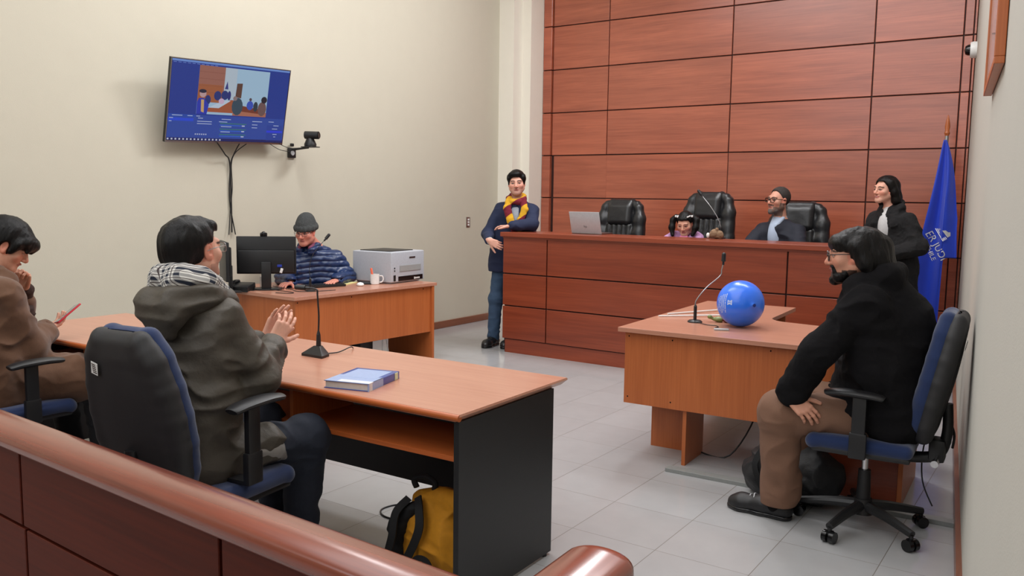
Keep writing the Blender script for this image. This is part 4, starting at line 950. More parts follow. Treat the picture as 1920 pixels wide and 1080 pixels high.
# ------------------------------------------------------------------ people: shared anatomy
M['skin'] = attr_mat('skin', 0.52, 0, sss=0.12, spec=0.4)
M['hairblack'] = plain('black_hair', rgb(12, 10, 10), 0.46, noise=0.5, nscale=90, bump=0.0016, bscale=260, spec=0.22, stretch=(1, 1, 0.10))
M['lens'] = NT('spectacle_lens').m
b_ = M['lens'].node_tree.nodes['Principled BSDF']; b_.inputs['Transmission Weight'].default_value = 1.0; b_.inputs['Roughness'].default_value = 0.02; b_.inputs['IOR'].default_value = 1.02; b_.inputs['Base Color'].default_value = (0.95, 0.97, 1, 1); b_.inputs['Alpha'].default_value = 0.25

def A_(*p): return np.array(p, float)
class Head:
    def __init__(s, c, fwd, up=(0, 0, 1), sc=1.0): s.c = A_(*c); s.R = frame(fwd, up); s.s = sc
    def w(s, x, y, z): return s.c + s.s * (A_(x, y, z) @ s.R)
    def l(s, V): return ((V - s.c) @ s.R.T) / s.s
def head_vol(v, H, neck, nr=0.054, smile=0.0, fat=1.0, jaw=1.0):
    k = H.s; E = lambda c, r, kk=0.02, mode='add', R=None: v.ell(H.w(*c), A_(*r) * k, H.R if R is None else R @ H.R, kk * k, mode)
    Cn = lambda a, b, ra, rb, kk=0.01, mode='add': v.cone(H.w(*a), H.w(*b), ra * k, rb * k, kk * k, mode)
    v.cone(H.w(0, -0.018, -0.05), neck, 0.052 * k * fat, nr, 0.03)
    E((0, -0.018, 0.028), (0.073, 0.094, 0.083)); E((0, 0.028, -0.028), (0.062 * fat, 0.060, 0.078), 0.03)
    for sx in (-1, 1):
        Cn((sx * 0.052 * fat, -0.004, -0.05), (sx * 0.018, 0.062, -0.094), 0.020 * fat, 0.017 * jaw, 0.03)
        E((sx * 0.040, 0.056, -0.022), (0.026 * fat, 0.024, 0.022), 0.025)
    E((0, 0.068, -0.094), (0.024, 0.019, 0.019 * jaw), 0.025)
    Cn((-0.036, 0.074, 0.024), (0.036, 0.074, 0.024), 0.013, 0.013, 0.02)
    for sx in (-1, 1): E((sx * 0.033, 0.096, 0.002), (0.021, 0.016, 0.013), 0.012, 'sub')
    for sx in (-1, 1):
        E((sx * 0.032, 0.074, 0.002), (0.0135, 0.0125, 0.0105), 0.004)
        Cn((sx * 0.018, 0.084, 0.011), (sx * 0.046, 0.079, 0.009), 0.0035, 0.003, 0.005)
    Cn((0, 0.084, 0.016), (0, 0.107, -0.028), 0.0075, 0.0115, 0.014); E((0, 0.101, -0.032), (0.012, 0.011, 0.009), 0.008)
    for sx in (-1, 1): E((sx * 0.0125, 0.094, -0.034), (0.0075, 0.010, 0.007), 0.006)
    Cn((-0.019 - smile * 0.005, 0.080, -0.058 + smile * 0.005), (0, 0.091, -0.057), 0.0045, 0.006, 0.006); Cn((0.019 + smile * 0.005, 0.080, -0.058 + smile * 0.005), (0, 0.091, -0.057), 0.0045, 0.006, 0.006)
    Cn((-0.014, 0.083, -0.067), (0.014, 0.083, -0.067), 0.0065, 0.0065, 0.007)
    Cn((-0.018, 0.094, -0.062), (0.018, 0.094, -0.062), 0.0018, 0.0018, 0.003, 'sub')
    for sx in (-1, 1):
        E((sx * 0.077, -0.006, 0.000), (0.009, 0.019, 0.031), 0.008); E((sx * 0.085, 0.0, 0.003), (0.005, 0.011, 0.018), 0.004, 'sub')
        E((sx * 0.075, 0.002, -0.022), (0.009, 0.011, 0.012), 0.008)
def head_cols(V, H, skin, bt=0.0048, brow=(30, 24, 22), beard=None, bmask=None, lips=(168, 96, 88), eyes=True, blush=0.0, teeth=False, lids=None):
    L = H.l(V); x, y, z = L[:, 0], L[:, 1], L[:, 2]; C = np.tile([lin(c) for c in skin], (len(V), 1))
    near = (np.abs(x) < 0.1) & (np.abs(y) < 0.14) & (np.abs(z) < 0.14)
    def put(mask, c, a=1.0):
        mk = mask & near; cc = np.array([lin(q) for q in c]); C[mk] = C[mk] * (1 - a) + cc * a
    sk = np.array(skin, float)
    put((np.abs(x) > 0.066) & (np.abs(y + 0.004) < 0.03) & (np.abs(z) < 0.036), sk * [1.03, .86, .84], 0.7)
    put((((np.abs(x) - 0.043) / 0.024) ** 2 + ((z + 0.03) / 0.022) ** 2 < 1) & (y > 0.04), sk * [1.02, .84, .80], 0.35 + blush)
    put((x ** 2 / 0.017 ** 2 + ((z + 0.031) / 0.014) ** 2 < 1) & (y > 0.08), sk * [1.02, .86, .82], 0.5)
    if beard is not None: put(bmask(x, y, z), beard[0], beard[1])
    put(((x / 0.024) ** 2 + ((z + 0.0615) / 0.0105) ** 2 < 1) & (y > 0.072), lips, 0.85)
    if teeth: put(((x / 0.016) ** 2 + ((z + 0.0615) / 0.0032) ** 2 < 1) & (y > 0.072), (225, 218, 210), 0.9)
    else: put(((x / 0.022) ** 2 + ((z + 0.0617) / 0.0016) ** 2 < 1) & (y > 0.072), (90, 44, 40), 0.8)
    ax = np.abs(x)
    bz = 0.021 + 0.006 * np.sin((ax - 0.012) / 0.04 * PI)
    put((ax > 0.012) & (ax < 0.053) & (np.abs(z - bz) < bt - 0.05 * np.maximum(ax - 0.04, 0)) & (y > 0.05), brow, 0.9)
    if eyes:
        ex = ax - 0.032; ey = z - 0.002
        put(((ex / 0.017) ** 2 + (ey / 0.0105) ** 2 < 1) & (y > 0.065), sk * [.80, .72, .70], 0.6)
        put(((ex / 0.0125) ** 2 + ((ey + .0005) / 0.0042) ** 2 < 1) & (y > 0.07), (176, 164, 158))
        put((ex ** 2 + ey ** 2 < 0.0052 ** 2) & (y > 0.07), (36, 24, 20))
        put((np.abs(ex) < 0.0145) & (np.abs(ey - 0.0062 + 18 * ex ** 2) < 0.0017) & (y > 0.065), (26, 20, 20))
    return C
def hand_vol(v, wrist, f, n, side, curl=(0.3, 0.3, 0.3, 0.3), sc=1.0, spread=0.06, thumb=(0.75, 0.25), k=0.004):
    f = nrm(f); n = nrm(np.asarray(n, float) - f * (np.asarray(n, float) @ f)); l = np.cross(f, n) * side; W_ = A_(*wrist)
    v.cone(W_ - f * 0.03 * sc, W_ + f * 0.01 * sc, 0.026 * sc, 0.026 * sc, 0.01, flat=(n, 0.8))
    for i in range(4):
        lat = (0.030 - 0.020 * i) * sc
        a = W_ + l * lat * 0.6 + f * 0.008 * sc; b = W_ + l * lat + f * (0.092 - 0.004 * abs(i - 1) - (0.006 if i == 3 else 0)) * sc
        v.cone(a, b, 0.0165 * sc, 0.0125 * sc, 0.010, flat=(n, 0.85))
        L = (0.072, 0.080, 0.075, 0.058)[i] * sc; r = (0.0092, 0.0094, 0.0090, 0.0080)[i] * sc
        d = nrm(f + l * spread * (1.5 - i)); p = b; cu = curl[i] if hasattr(curl, '__len__') else curl; a_ = 0.0
        for j, fr in enumerate((0.46, 0.30, 0.24)):
            a_ += cu * (0.8, 1.1, 0.8)[j]; dd = nrm(d * math.cos(a_) + n * math.sin(a_)); q = p + dd * L * fr
            v.cone(p, q, r * (1 - 0.07 * j), r * (1 - 0.07 * (j + 1)), k); p = q
    tb = W_ + l * 0.024 * sc + f * 0.020 * sc; d = nrm(f * (1 - thumb[0] * 0.5) + l * thumb[0] + n * thumb[1])
    q = tb + d * 0.042 * sc; v.cone(tb, q, 0.016 * sc, 0.0125 * sc, 0.010)
    d2 = nrm(d + f * 0.35 + n * thumb[1] * 0.3); q2 = q + d2 * 0.032 * sc; v.cone(q, q2, 0.0118 * sc, 0.0105 * sc, k); q3 = q2 + nrm(d2 + f * 0.2) * 0.026 * sc; v.cone(q2, q3, 0.0105 * sc, 0.0085 * sc, k)
def inner_body(v, J, g=1.0):
    """the body under the clothes, joined to head and hands"""
    for s in 'lr':
        v.cone(J['nec'] - A_(0, 0, .04), J['sh' + s] * .9 + J['nec'] * .1 - A_(0, 0, .03), 0.036 * g, 0.030 * g, 0.02); v.cone(J['sh' + s], J['el' + s], 0.042 * g, 0.034 * g, 0.02); v.cone(J['el' + s], J['wr' + s], 0.034 * g, 0.023 * g, 0.02)
        v.cone(J['sh' + s] * 0.6 + J['nec'] * 0.4 - A_(0, 0, .09), J['hi' + s], 0.062 * g, 0.07 * g, 0.05)
        v.cone(J['hi' + s], J['kn' + s], 0.066 * g, 0.046 * g, 0.03); v.cone(J['kn' + s], J['an' + s], 0.044 * g, 0.032 * g, 0.02)
        v.cone(J['an' + s] - A_(0, 0, 0.03), J['an' + s] + nrm(J['toe']) * 0.10 * g - A_(0, 0, 0.078 * g), 0.026 * g, 0.018 * g, 0.02)
    v.cone(J['hil'], J['hir'], 0.08 * g, 0.08 * g, 0.04); v.cone((J['hil'] + J['hir']) / 2, J['nec'] - A_(0, 0, 0.05), 0.09 * g, 0.08 * g, 0.05)
def folds(amp=0.005, s=(9, 9, 22), amp2=0.002, s2=40):
    s = A_(*s)
    def fn(p):
        q = p * s; q2 = q + 1.3 * noise3(p * 7)[..., None]
        n1 = noise3(q2 + 11.3); return amp * (1 - 2 * np.abs(n1) * 2.0) * -1 + amp * 0.6 * noise3(q * 1.9 + 3.1) + amp2 * noise3(p * s2)
    return fn
def torso_vol(v, J, f, rs=(0.105, 0.12, 0.125), chest=0.12, belly=None, shr=0.060, flat=1.0, k=0.045):
    n = J['nec']; hc = (J['hil'] + J['hir']) / 2; f = nrm(f)
    for s in 'lr':
        a = J['sh' + s] * 0.72 + n * 0.28 - A_(0, 0, 0.07); b = J['hi' + s]; mid = (a + b) / 2
        v.chain([a, mid, b], rs, k)
        v.cone(n - A_(0, 0, 0.03), J['sh' + s] - A_(0, 0, 0.01), shr * 0.75, shr * 0.95, 0.03)
    v.cone(J['shl'] * .8 + J['shr'] * .2 - A_(0, 0, 0.04), J['shr'] * .8 + J['shl'] * .2 - A_(0, 0, 0.04), shr, shr, 0.04); v.cone(n - A_(0, 0, 0.10), hc, chest, chest, k)
    if belly: v.ell(hc + f * belly[0] + A_(0, 0, belly[1]), A_(belly[2], belly[2], belly[3]), k=0.08)
def sleeve(v, J, s, r=(0.066, 0.056, 0.044), cuff=0.0, k=0.03, over=0.0, bunch=0.004):
    sh, el, wr = J['sh' + s], J['el' + s], J['wr' + s]; end = wr + nrm(wr - el) * over
    v.cone(sh, el, r[0], r[1], k); v.cone(el, end, r[1], r[2], k)
    if cuff: v.cone(end - nrm(wr - el) * 0.02, end, r[2] + cuff, r[2] + cuff, 0.004)
    v.cone(end, end + nrm(wr - el) * 0.02, r[2] * 0.75, r[2] * 0.72, 0.003, 'sub')
def trousers_vol(v, J, r=(0.10, 0.07, 0.058), k=0.04, pel=0.115, end=0.04):
    v.cone(J['hil'], J['hir'], pel, pel, k)
    for s in 'lr':
        v.cone(J['hi' + s], J['kn' + s], r[0], r[1], k); a = J['an' + s] + A_(0, 0, end); v.cone(J['kn' + s], a, r[1], r[2], k); v.ell(J['kn' + s], A_(1, 1, 1) * r[1] * 1.03, k=0.03)
def shoe(parent, ank, d, mat, floor=0.0, L=0.285, off=None, name='shoe', sole=None):
    d = nrm(A_(d[0], d[1], 0)); R = frame(d, (0, 0, 1)); c = A_(ank[0], ank[1], floor) + d * 0.065
    pt = lambda y, z, x=0.0: c + d * y + A_(0, 0, z) + R[0] * x
    v = Vol(); v.chain([pt(-L * 0.42, 0.045), pt(-0.02, 0.052), pt(L * 0.30, 0.036), pt(L * 0.42, 0.030)], [0.040, 0.042, 0.044, 0.034], 0.03, flat=(R[0], 1.12)); v.chain([pt(-L * 0.30, 0.06), pt(-L * 0.27, 0.105)], [0.042, 0.044], 0.03)
    v.box(c + A_(0, 0, -0.05), (0.3, 0.3, 0.051), r=0.001, k=0.003, mode='sub')
    o = v.done(name, mat, parent, 0.005, off)
    v = Vol(); v.chain([pt(-L * 0.41, 0.012), pt(0.0, 0.012), pt(L * 0.30, 0.012), pt(L * 0.43, 0.012)], [0.040, 0.040, 0.048, 0.034], 0.03, flat=(R[0], 1.08)); v.box(c + A_(0, 0, -0.05), (0.3, 0.3, 0.0505), r=0.001, k=0.002, mode='sub'); v.box(c + A_(0, 0, 0.072), (0.3, 0.3, 0.05), r=0.001, k=0.002, mode='sub')
    v.done('sole', sole or M['blackg'], o, 0.005, off)
    m = MB()
    for k in range(4): m.tube([pt(0.02 + 0.022 * k, 0.082 - 0.009 * k, -0.026), pt(0.025 + 0.022 * k, 0.097 - 0.010 * k, 0), pt(0.02 + 0.022 * k, 0.082 - 0.009 * k, 0.026)], 0.0035, n=6, sub=3)
    m.done('laces', M['grey'] if L > 0.27 and mat is M.get('shoeblack') else mat, o, off=off); return o
def spectacles(H, parent, mat, off, w=0.027, h=0.018, r=0.0016, rnd=False, top=None):
    t = MB()
    for s in (-1, 1):
        pts = []
        for k in range(21):
            a = 2 * PI * k / 20; cx, cz = math.cos(a), math.sin(a)
            if not rnd: cx = math.copysign(abs(cx) ** 0.55, cx); cz = math.copysign(abs(cz) ** 0.55, cz)
            pts.append(H.w(s * 0.033 + w * cx, 0.102 - 0.10 * max(0, abs(s * 0.033 + w * cx) - 0.03) , 0.000 + h * cz))
        t.tube(pts, r, n=6, sub=1)
        t.tube([H.w(s * (0.033 + w), 0.098, 0.008), H.w(s * 0.075, 0.075, 0.010), H.w(s * 0.084, 0.02, 0.010), H.w(s * 0.085, -0.015, 0.004)], r, n=6, sub=4)
    t.tube([H.w(-0.008, 0.103, 0.003), H.w(0, 0.107, 0.006), H.w(0.008, 0.103, 0.003)], r, n=6, sub=3)
    g = t.done('spectacles', mat, parent, off=off)
    for s in (-1, 1):
        pts = [H.w(s * 0.033 + w * 0.95 * math.copysign(abs(math.cos(a)) ** 0.6, math.cos(a)), 0.1018 - 0.10 * max(0, abs(s * 0.033 + w * 0.95 * math.cos(a)) - 0.03), h * 0.95 * math.copysign(abs(math.sin(a)) ** 0.6, math.sin(a))) for a in np.linspace(0, 2 * PI, 20, endpoint=False)]
        mesh_obj('lens', pts, [tuple(range(20))], M['lens'], g, off=off)
def hair_base(v, H, t=0.014, front=0.055, low=-0.03, top=0.0, back=0.0, kk=0.015, sides=0.0, hl=0.080, ears=True):
    """skull cap of hair; front = how far forward the hairline sits, low = how far down at the back"""
    k = H.s
    v.ell(H.w(0, -0.02 - back / 2, 0.032 + top / 2), A_(0.076 + t + sides, 0.096 + t + back / 2, 0.084 + t + top / 2) * k, H.R, 0.01)
    cut = lambda c, h, R=None, kk2=0.008: v.box(H.w(*c), A_(*h) * k, H.R if R is None else R @ H.R, 0.005 * k, kk2, 'sub')
    a = 0.5; ca_, sa_ = math.cos(a), math.sin(a); Rx = np.array([[1, 0, 0], [0, ca_, -sa_], [0, sa_, ca_]])
    yc, zc = front + 0.010, hl
    cut((0, yc + 0.10 * ca_ - 0.12 * sa_, zc - 0.10 * sa_ - 0.12 * ca_), (0.12, 0.10, 0.12), Rx)           # the face
    cut((0, 0, low - 0.10), (0.2, 0.2, 0.10))
    if ears:
        for sx in (-1, 1): v.ell(H.w(sx * 0.092, 0.002, -0.012), A_(0.024, 0.030, 0.042) * k, H.R, 0.008, 'sub')
def person(label, loc, group=None):
    return thing('person', label, 'person', tuple(loc), 0, group)
def J_(**k): return {a: A_(*b) for a, b in k.items()}

# ================================================================== 1. man in the black pullover (right foreground)
p = person('seated bearded man in black pullover and brown trousers with long dark hair at right', (2.05, 0.84, 0)); O = p.location
J = J_(nec=(1.97, .82, 1.185), shl=(1.985, .655, 1.105), shr=(1.97, 1.02, 1.10), ell=(1.805, .565, .885), elr=(1.90, 1.13, .86), wrl=(1.69, .615, .665), wrr=(1.80, 1.08, .79),
       hil=(2.11, .76, .57), hir=(2.11, .94, .57), knl=(1.62, .68, .545), knr=(1.60, 1.02, .545), anl=(1.62, .72, .12), anr=(1.66, 1.03, .12), toe=(-1, 0.05, 0))
H = Head((1.885, .79, 1.318), (-0.95, -0.30, -0.06), (0.03, 0, 1), 1.06)
v = Vol(); inner_body(v, J, 1.1); head_vol(v, H, J['nec'], 0.06, fat=1.08)
hand_vol(v, (1.692, .59, .645), (0.62, -0.12, -0.42), (-0.2, 0.75, -0.6), 1, (0.35, 0.4, 0.45, 0.5), 1.0, thumb=(0.6, 0.1))
hand_vol(v, (1.79, 1.075, .79), (-0.9, -0.25, 0.0), (0, 0, -1), 1, 0.8, .95)
sk = (196, 140, 116)
v.done('body', M['skin'], p, 0.0034, O, lambda V: head_cols(V, H, sk, beard=((34, 26, 24), 0.9), bmask=lambda x, y, z: ((z < -0.070) & (y > 0.0)) | ((z < -0.040) & (y > 0.078) & (np.abs(x) < 0.036)) | ((z < -0.045 ) & (y < 0.05) & (y > -0.01) & (z < -0.06))))
v = Vol(); v.cone(H.w(0, .055, -.098), H.w(0, .075, -.108), .032, .026, .02); v.cone(H.w(-.03, .04, -.09), H.w(.03, .04, -.09), .026, .026, .02); v.cone(H.w(-.028, .082, -.047), H.w(.028, .082, -.047), .0075, .0075, .004)
for s in (-1, 1): v.cone(H.w(s * .028, .082, -.047), H.w(s * .032, .07, -.09), .009, .016, .01); v.chain([H.w(s * .060, .012, -.045), H.w(s * .050, .035, -.078), H.w(s * .030, .062, -.098)], [.010, .016, .022], .012)
v.ell(H.w(0, .095, -.066), A_(.014, .02, .0085) * 1.0, H.R, .004, 'sub')
v.disp(lambda q: .003 * noise3(q * 160)); v.done('beard', M['hairblack'], p, 0.003, O)
v = Vol(); k_ = H.s
v.ell(H.w(0, -.032, .035), A_(.098, .122, .098), H.R, .01); v.ell(H.w(0, .055, .058), A_(.082, .050, .038), H.R, .03)
for s in (-1, 1): v.chain([H.w(s * .080, -.015, .04), H.w(s * .084, -.045, -.03), H.w(s * .072, -.075, -.10)], [.032, .032, .028], .03)
v.chain([H.w(0, -.11, .02), H.w(0, -.125, -.07), H.w(0.0, -.15, -.125)], [.06, .055, .035], .04); v.chain([H.w(.05, -.10, .0), H.w(.055, -.14, -.11)], [.045, .03], .03); v.chain([H.w(-.05, -.10, .0), H.w(-.055, -.14, -.11)], [.045, .03], .03)
v.box(H.w(0, .14, -.062), (.13, .132, .083), H.R, .01, .012, 'sub')
v.disp(lambda q: .007 * noise3(((q - H.c) @ H.R.T) * A_(46, 46, 9)) + .004 * noise3(((q - H.c) @ H.R.T) * A_(110, 110, 16)))
v.done('hair', M['hairblack'], p, 0.004, O)
spectacles(H, p, M['blackg'], O, w=0.024, h=0.021, r=0.0022, rnd=True)
M['knit'] = plain('black_knit', rgb(19, 18, 20), 0.95, noise=0.15, nscale=300, bump=0.0015, bscale=350, spec=0.15)
v = Vol(); torso_vol(v, J, (-1, 0, 0), (0.115, 0.135, 0.13), 0.14, (0.14, 0.13, 0.16, 0.20), 0.078)
v.cone((2.10, .85, 1.0), (2.12, .85, .64), .145, .15, .06); v.cone((2.06, .84, 1.13), (2.10, .85, .95), .10, .14, .06)
sleeve(v, J, 'l', (0.082, 0.078, 0.070), 0.004, over=-0.01); sleeve(v, J, 'r', (0.09, 0.08, 0.062), over=-0.01)
v.chain([(1.90, .72, 1.17), (1.94, .70, 1.19), (2.05, .76, 1.23), (2.06, .88, 1.23), (1.94, .93, 1.19)], [.035, .042, .05, .05, .04], .03)
v.cone((2.02, .74, .60), (1.84, .73, .585), .105, .075, .05); v.cone((2.0, 1.0, .60), (1.80, 1.0, .58), .115, .08, .05)
v.disp(folds(.010, (7, 7, 13), .003, 60)); v.done('pullover', M['knit'], p, 0.005, O)
M['brown'] = plain('brown_cotton', rgb(116, 84, 66), 0.88, noise=0.05, nscale=200, bump=0.0004, bscale=500)
v = Vol(); trousers_vol(v, J, (0.105, 0.096, 0.084), end=-0.02)
for s in 'lr':
    for k in range(4): v.cone(J['an' + s] + A_(-.006 + .008 * (k % 2), -.01, .0 + .030 * k), J['an' + s] + A_(.02, .01, .012 + .030 * k), .076, .076, .006)
v.disp(folds(.007, (9, 9, 14), .001, 40)); v.box((1.62, .85, .02), (.3, .4, .055), r=.002, k=.004, mode='sub')
v.done('trousers', M['brown'], p, 0.005, O)
M['shoeblack'] = plain('black_shoe', rgb(22, 22, 24), 0.5, noise=0.1, nscale=100)
for s in 'lr': v = Vol(); v.cone(J['an' + s] + A_(-.015, 0, -.055), J['an' + s] + A_(0, 0, .02), .052, .05, .01); v.done('sock', M['knit'], p, 0.006, O)
shoe(p, (1.585, .725), (-1, 0.06), M['shoeblack'], 0, .31, O); shoe(p, (1.66, 1.03), (-1, 0.1), M['shoeblack'], 0, .30, O)

# ================================================================== 2. man in the olive parka, clapping (left foreground)
p = person('seated man in olive parka with checked hood lining clapping his hands', (0.05, -1.47, 0)); O = p.location
J = J_(nec=(.03, -1.47, 1.195), shl=(-.12, -1.44, 1.10), shr=(.205, -1.44, 1.105), ell=(-.16, -1.26, .87), elr=(.245, -1.325, .875), wrl=(-.06, -1.10, .945), wrr=(.08, -1.13, .94),
       hil=(-.08, -1.52, .57), hir=(.12, -1.52, .57), knl=(-.12, -1.02, .575), knr=(.20, -1.06, .575), anl=(-.10, -.95, .13), anr=(.13, -1.04, .13), toe=(0, 1, 0))
H = Head((.015, -1.43, 1.352), (-0.10, 0.98, 0.10), (0, 0, 1), 1.0)
v = Vol(); inner_body(v, J); head_vol(v, H, J['nec'], 0.056, fat=1.05)
hand_vol(v, (.060, -1.10, .965), (.0, .66, .74), (-.95, .18, -.08), -1, (.22, .25, .30, .38), .93, 0.10, thumb=(0.75, 0.12))
hand_vol(v, (-.03, -1.06, .965), (.10, .50, .86), (.96, -.12, 0.0), 1, (.15, .15, .2, .25), .93, 0.08, thumb=(0.8, 0.1))
sk = (214, 160, 138)
v.done('body', M['skin'], p, 0.003, O, lambda V: head_cols(V, H, sk, beard=((90, 70, 62), 0.35), bmask=lambda x, y, z: (z < -0.05) & (y > 0.0)))
v = Vol(); hair_base(v, H, .014, .040, -.085, .006, .012, hl=.084)
v.ell(H.w(0, .048, .090), A_(.055, .040, .022), H.R, .03); v.ell(H.w(0, -.095, -.03), A_(.062, .035, .06), H.R, .03)
for s in (-1, 1): v.box(H.w(s * .09, .026, -.040), (.03, .050, .062), H.R, .01, .020, 'sub')
v.disp(lambda q: .008 * noise3(((q - H.c) @ H.R.T) * A_(40, 40, 10)) + .003 * noise3(((q - H.c) @ H.R.T) * A_(120, 120, 20)))
v.done('hair', M['hairblack'], p, 0.0035, O)
spectacles(H, p, M['metal'], O, w=0.026, h=0.018, r=0.0016)
def olive(name, c1, c2, bump=0.0012):
    return plain(name, c1, 0.55, noise=0.05, nscale=14, bump=bump, bscale=90, spec=0.35)
M['olive'] = olive('olive_parka_cloth', rgb(74, 68, 60), None)
v = Vol(); torso_vol(v, J, (0, 1, 0), (0.105, 0.125, 0.135), 0.12, (0.05, 0.10, 0.14, 0.2), 0.062)
v.cone((.10, -1.53, .62), (.115, -1.53, .50), .125, .13, .05); v.cone((-.07, -1.53, .62), (-.07, -1.53, .50), .125, .13, .05)
sleeve(v, J, 'r', (0.072, 0.066, 0.050), 0.006, over=0.0); sleeve(v, J, 'l', (0.072, 0.066, 0.050), 0.006, over=0.0)
for k in range(3):
    q_ = J['elr'] * (0.30 - .2 * k + .2) + J['wrr'] * (0.50 + .2 * k); v.cone(q_ + A_(.008, -.02, 0), q_ + A_(.0, .012, .015), .056 - .002 * k, .053, .006)
v.cone((.16, -1.50, .58), (.21, -1.28, .60), .10, .075, .05)
v.box((0, -1.5, .36), (.6, .6, .06), r=.01, k=.01, mode='sub')
v.disp(folds(.011, (6, 6, 15), .003, 45)); par = v.done('parka', M['olive'], p, 0.005, O)
# drooping hood and its checked lining
v = Vol(); v.chain([(.155, -1.40, 1.17), (.165, -1.50, 1.19), (.12, -1.58, 1.175), (.01, -1.60, 1.170), (-.07, -1.52, 1.18), (-.06, -1.42, 1.17)], [.034, .045, .052, .050, .040, .030], .05); v.ell((.06, -1.60, 1.12), (.105, .05, .080), k=.05)
v.chain([(.14, -1.40, 1.18), (.11, -1.34, 1.12)], [.034, .03], .03); v.disp(folds(.008, (8, 8, 18), .003, 45)); v.done('hood', M['olive'], par, 0.005, O)
q = NT('checked_flannel'); tc = q.new('ShaderNodeTexCoord'); mp = q.new('ShaderNodeMapping'); mp.inputs['Rotation'].default_value = (0.5, 0.3, 0.6); q.link(tc.outputs['Object'], mp.inputs['Vector']); sp = q.new('ShaderNodeSeparateXYZ'); q.link(mp.outputs[0], sp.inputs[0])
def band(o, per, a, b):
    f = q.math('FRACT', q.math('ADD', q.math('DIVIDE', o, per), 50.0)); return q.math('MULTIPLY', q.math('GREATER_THAN', f, a), q.math('LESS_THAN', f, b))
s1 = q.math('ADD', band(sp.outputs[0], .026, 0, .42), band(sp.outputs[2], .026, 0, .42)); 
base = q.mix(q.math('MULTIPLY', s1, .5), rgb(205, 202, 196), rgb(26, 32, 48))
ln = q.math('MAXIMUM', band(sp.outputs[0], .026, .68, .78), band(sp.outputs[2], .026, .68, .78)); q.link(q.mix(ln, base, rgb(70, 60, 60)), q.b.inputs['Base Color']); q.b.inputs['Roughness'].default_value = 0.9
v = Vol(); v.chain([(.145, -1.41, 1.215), (.145, -1.49, 1.245), (.10, -1.545, 1.25), (.02, -1.56, 1.25), (-.045, -1.51, 1.24), (-.06, -1.43, 1.215)], [.026, .042, .050, .048, .036, .026], .04); v.disp(folds(.008, (16, 16, 20), .002, 50)); v.done('hood_lining', q.m, par, 0.004, O)
M['denimd'] = plain('dark_denim', rgb(32, 38, 52), 0.85, noise=0.12, nscale=160, bump=0.0005, bscale=500)
v = Vol(); trousers_vol(v, J, (0.105, 0.083, 0.066), end=-0.02); v.disp(folds(.006, (10, 10, 18), .001, 40)); v.done('jeans', M['denimd'], p, 0.005, O)
v = Vol(); v.chain([(.235, -1.36, .60), (.235, -1.27, .585), (.22, -1.20, .54)], [.045, .042, .03], .03); v.disp(folds(.004, (40, 14, 14), .001, 60)); v.done('jacket_lining', plain('pale_lining', rgb(140, 136, 132), 0.7), par, 0.004, O)
shoe(p, (.13, -1.05), (0, 1), M['shoeblack'], 0, .29, O); shoe(p, (-.10, -.96), (0, 1), M['shoeblack'], 0, .29, O)

# ================================================================== 3. man in the brown coat looking at his phone (far left)
p = person('seated man in brown coat looking down at a red phone, chin on hand', (-1.72, -1.42, 0)); O = p.location
J = J_(nec=(-1.74, -1.40, 1.135), shl=(-1.93, -1.38, 1.06), shr=(-1.53, -1.42, 1.06), ell=(-2.04, -1.12, .81), elr=(-1.55, -1.31, .79), wrl=(-1.885, -1.155, 1.02), wrr=(-1.66, -1.18, .83),
       hil=(-1.84, -1.45, .56), hir=(-1.60, -1.45, .56), knl=(-1.85, -1.0, .57), knr=(-1.44, -1.02, .565), anl=(-1.85, -.95, .12), anr=(-1.45, -.98, .12), toe=(0, 1, 0))
H = Head((-1.745, -1.285, 1.285), (0.52, 0.80, -0.55), (0.2, 0.3, 0.9), 1.0)
v = Vol(); inner_body(v, J, .95); head_vol(v, H, J['nec'], 0.052)
hand_vol(v, (-1.675, -1.155, .84), (-.25, .90, .30), (-.1, -.3, .95), -1, .35, .98)
hand_vol(v, (-1.86, -1.17, 1.05), (.30, .0, .96), (.4, -.8, 0), 1, 1.1, .95, thumb=(.5, .4))
sk = (212, 158, 134)
v.done('body', M['skin'], p, 0.0034, O, lambda V: head_cols(V, H, sk))
v = Vol(); hair_base(v, H, .024, .075, -.06, .012, .006); v.ell(H.w(0, .075, .058), A_(.080, .040, .040), H.R, .03); v.chain([H.w(.03, .10, .055), H.w(.055, .095, .02)], [.02, .012], .02); v.chain([H.w(-.02, .105, .055), H.w(-.04, .10, .018)], [.022, .012], .02); v.chain([H.w(0, .108, .055), H.w(.01, .108, .02)], [.022, .012], .02)
for s in (-1, 1): v.cone(H.w(s * .075, .045, .04), H.w(s * .078, .03, -.005), .024, .012, .02)
v.disp(lambda q: .007 * noise3(((q - H.c) @ H.R.T) * A_(36, 36, 10)) + .003 * noise3(((q - H.c) @ H.R.T) * A_(120, 120, 20)))
v.done('hair', M['hairblack'], p, 0.0035, O)
M['coat'] = plain('brown_wool_coat', rgb(92, 62, 42), 0.95, noise=0.06, nscale=120, bump=0.0008, bscale=400, sheen=0.2)
M['coatd'] = plain('dark_brown_knit', rgb(52, 34, 28), 0.95, noise=0.06, bump=0.001, bscale=300)
v = Vol(); torso_vol(v, J, (0, 1, 0), (0.11, 0.13, 0.14), 0.125, None, 0.074); sleeve(v, J, 'r', (0.082, 0.085, 0.066), over=0.02); sleeve(v, J, 'l', (0.08, 0.078, 0.06), over=-0.06)
v.chain([(-1.60, -1.42, .60), (-1.50, -1.12, .61), (-1.43, -1.00, .585)], [.14, .11, .10], .05); v.chain([(-1.84, -1.42, .60), (-1.84, -1.10, .62)], [.14, .10], .05)
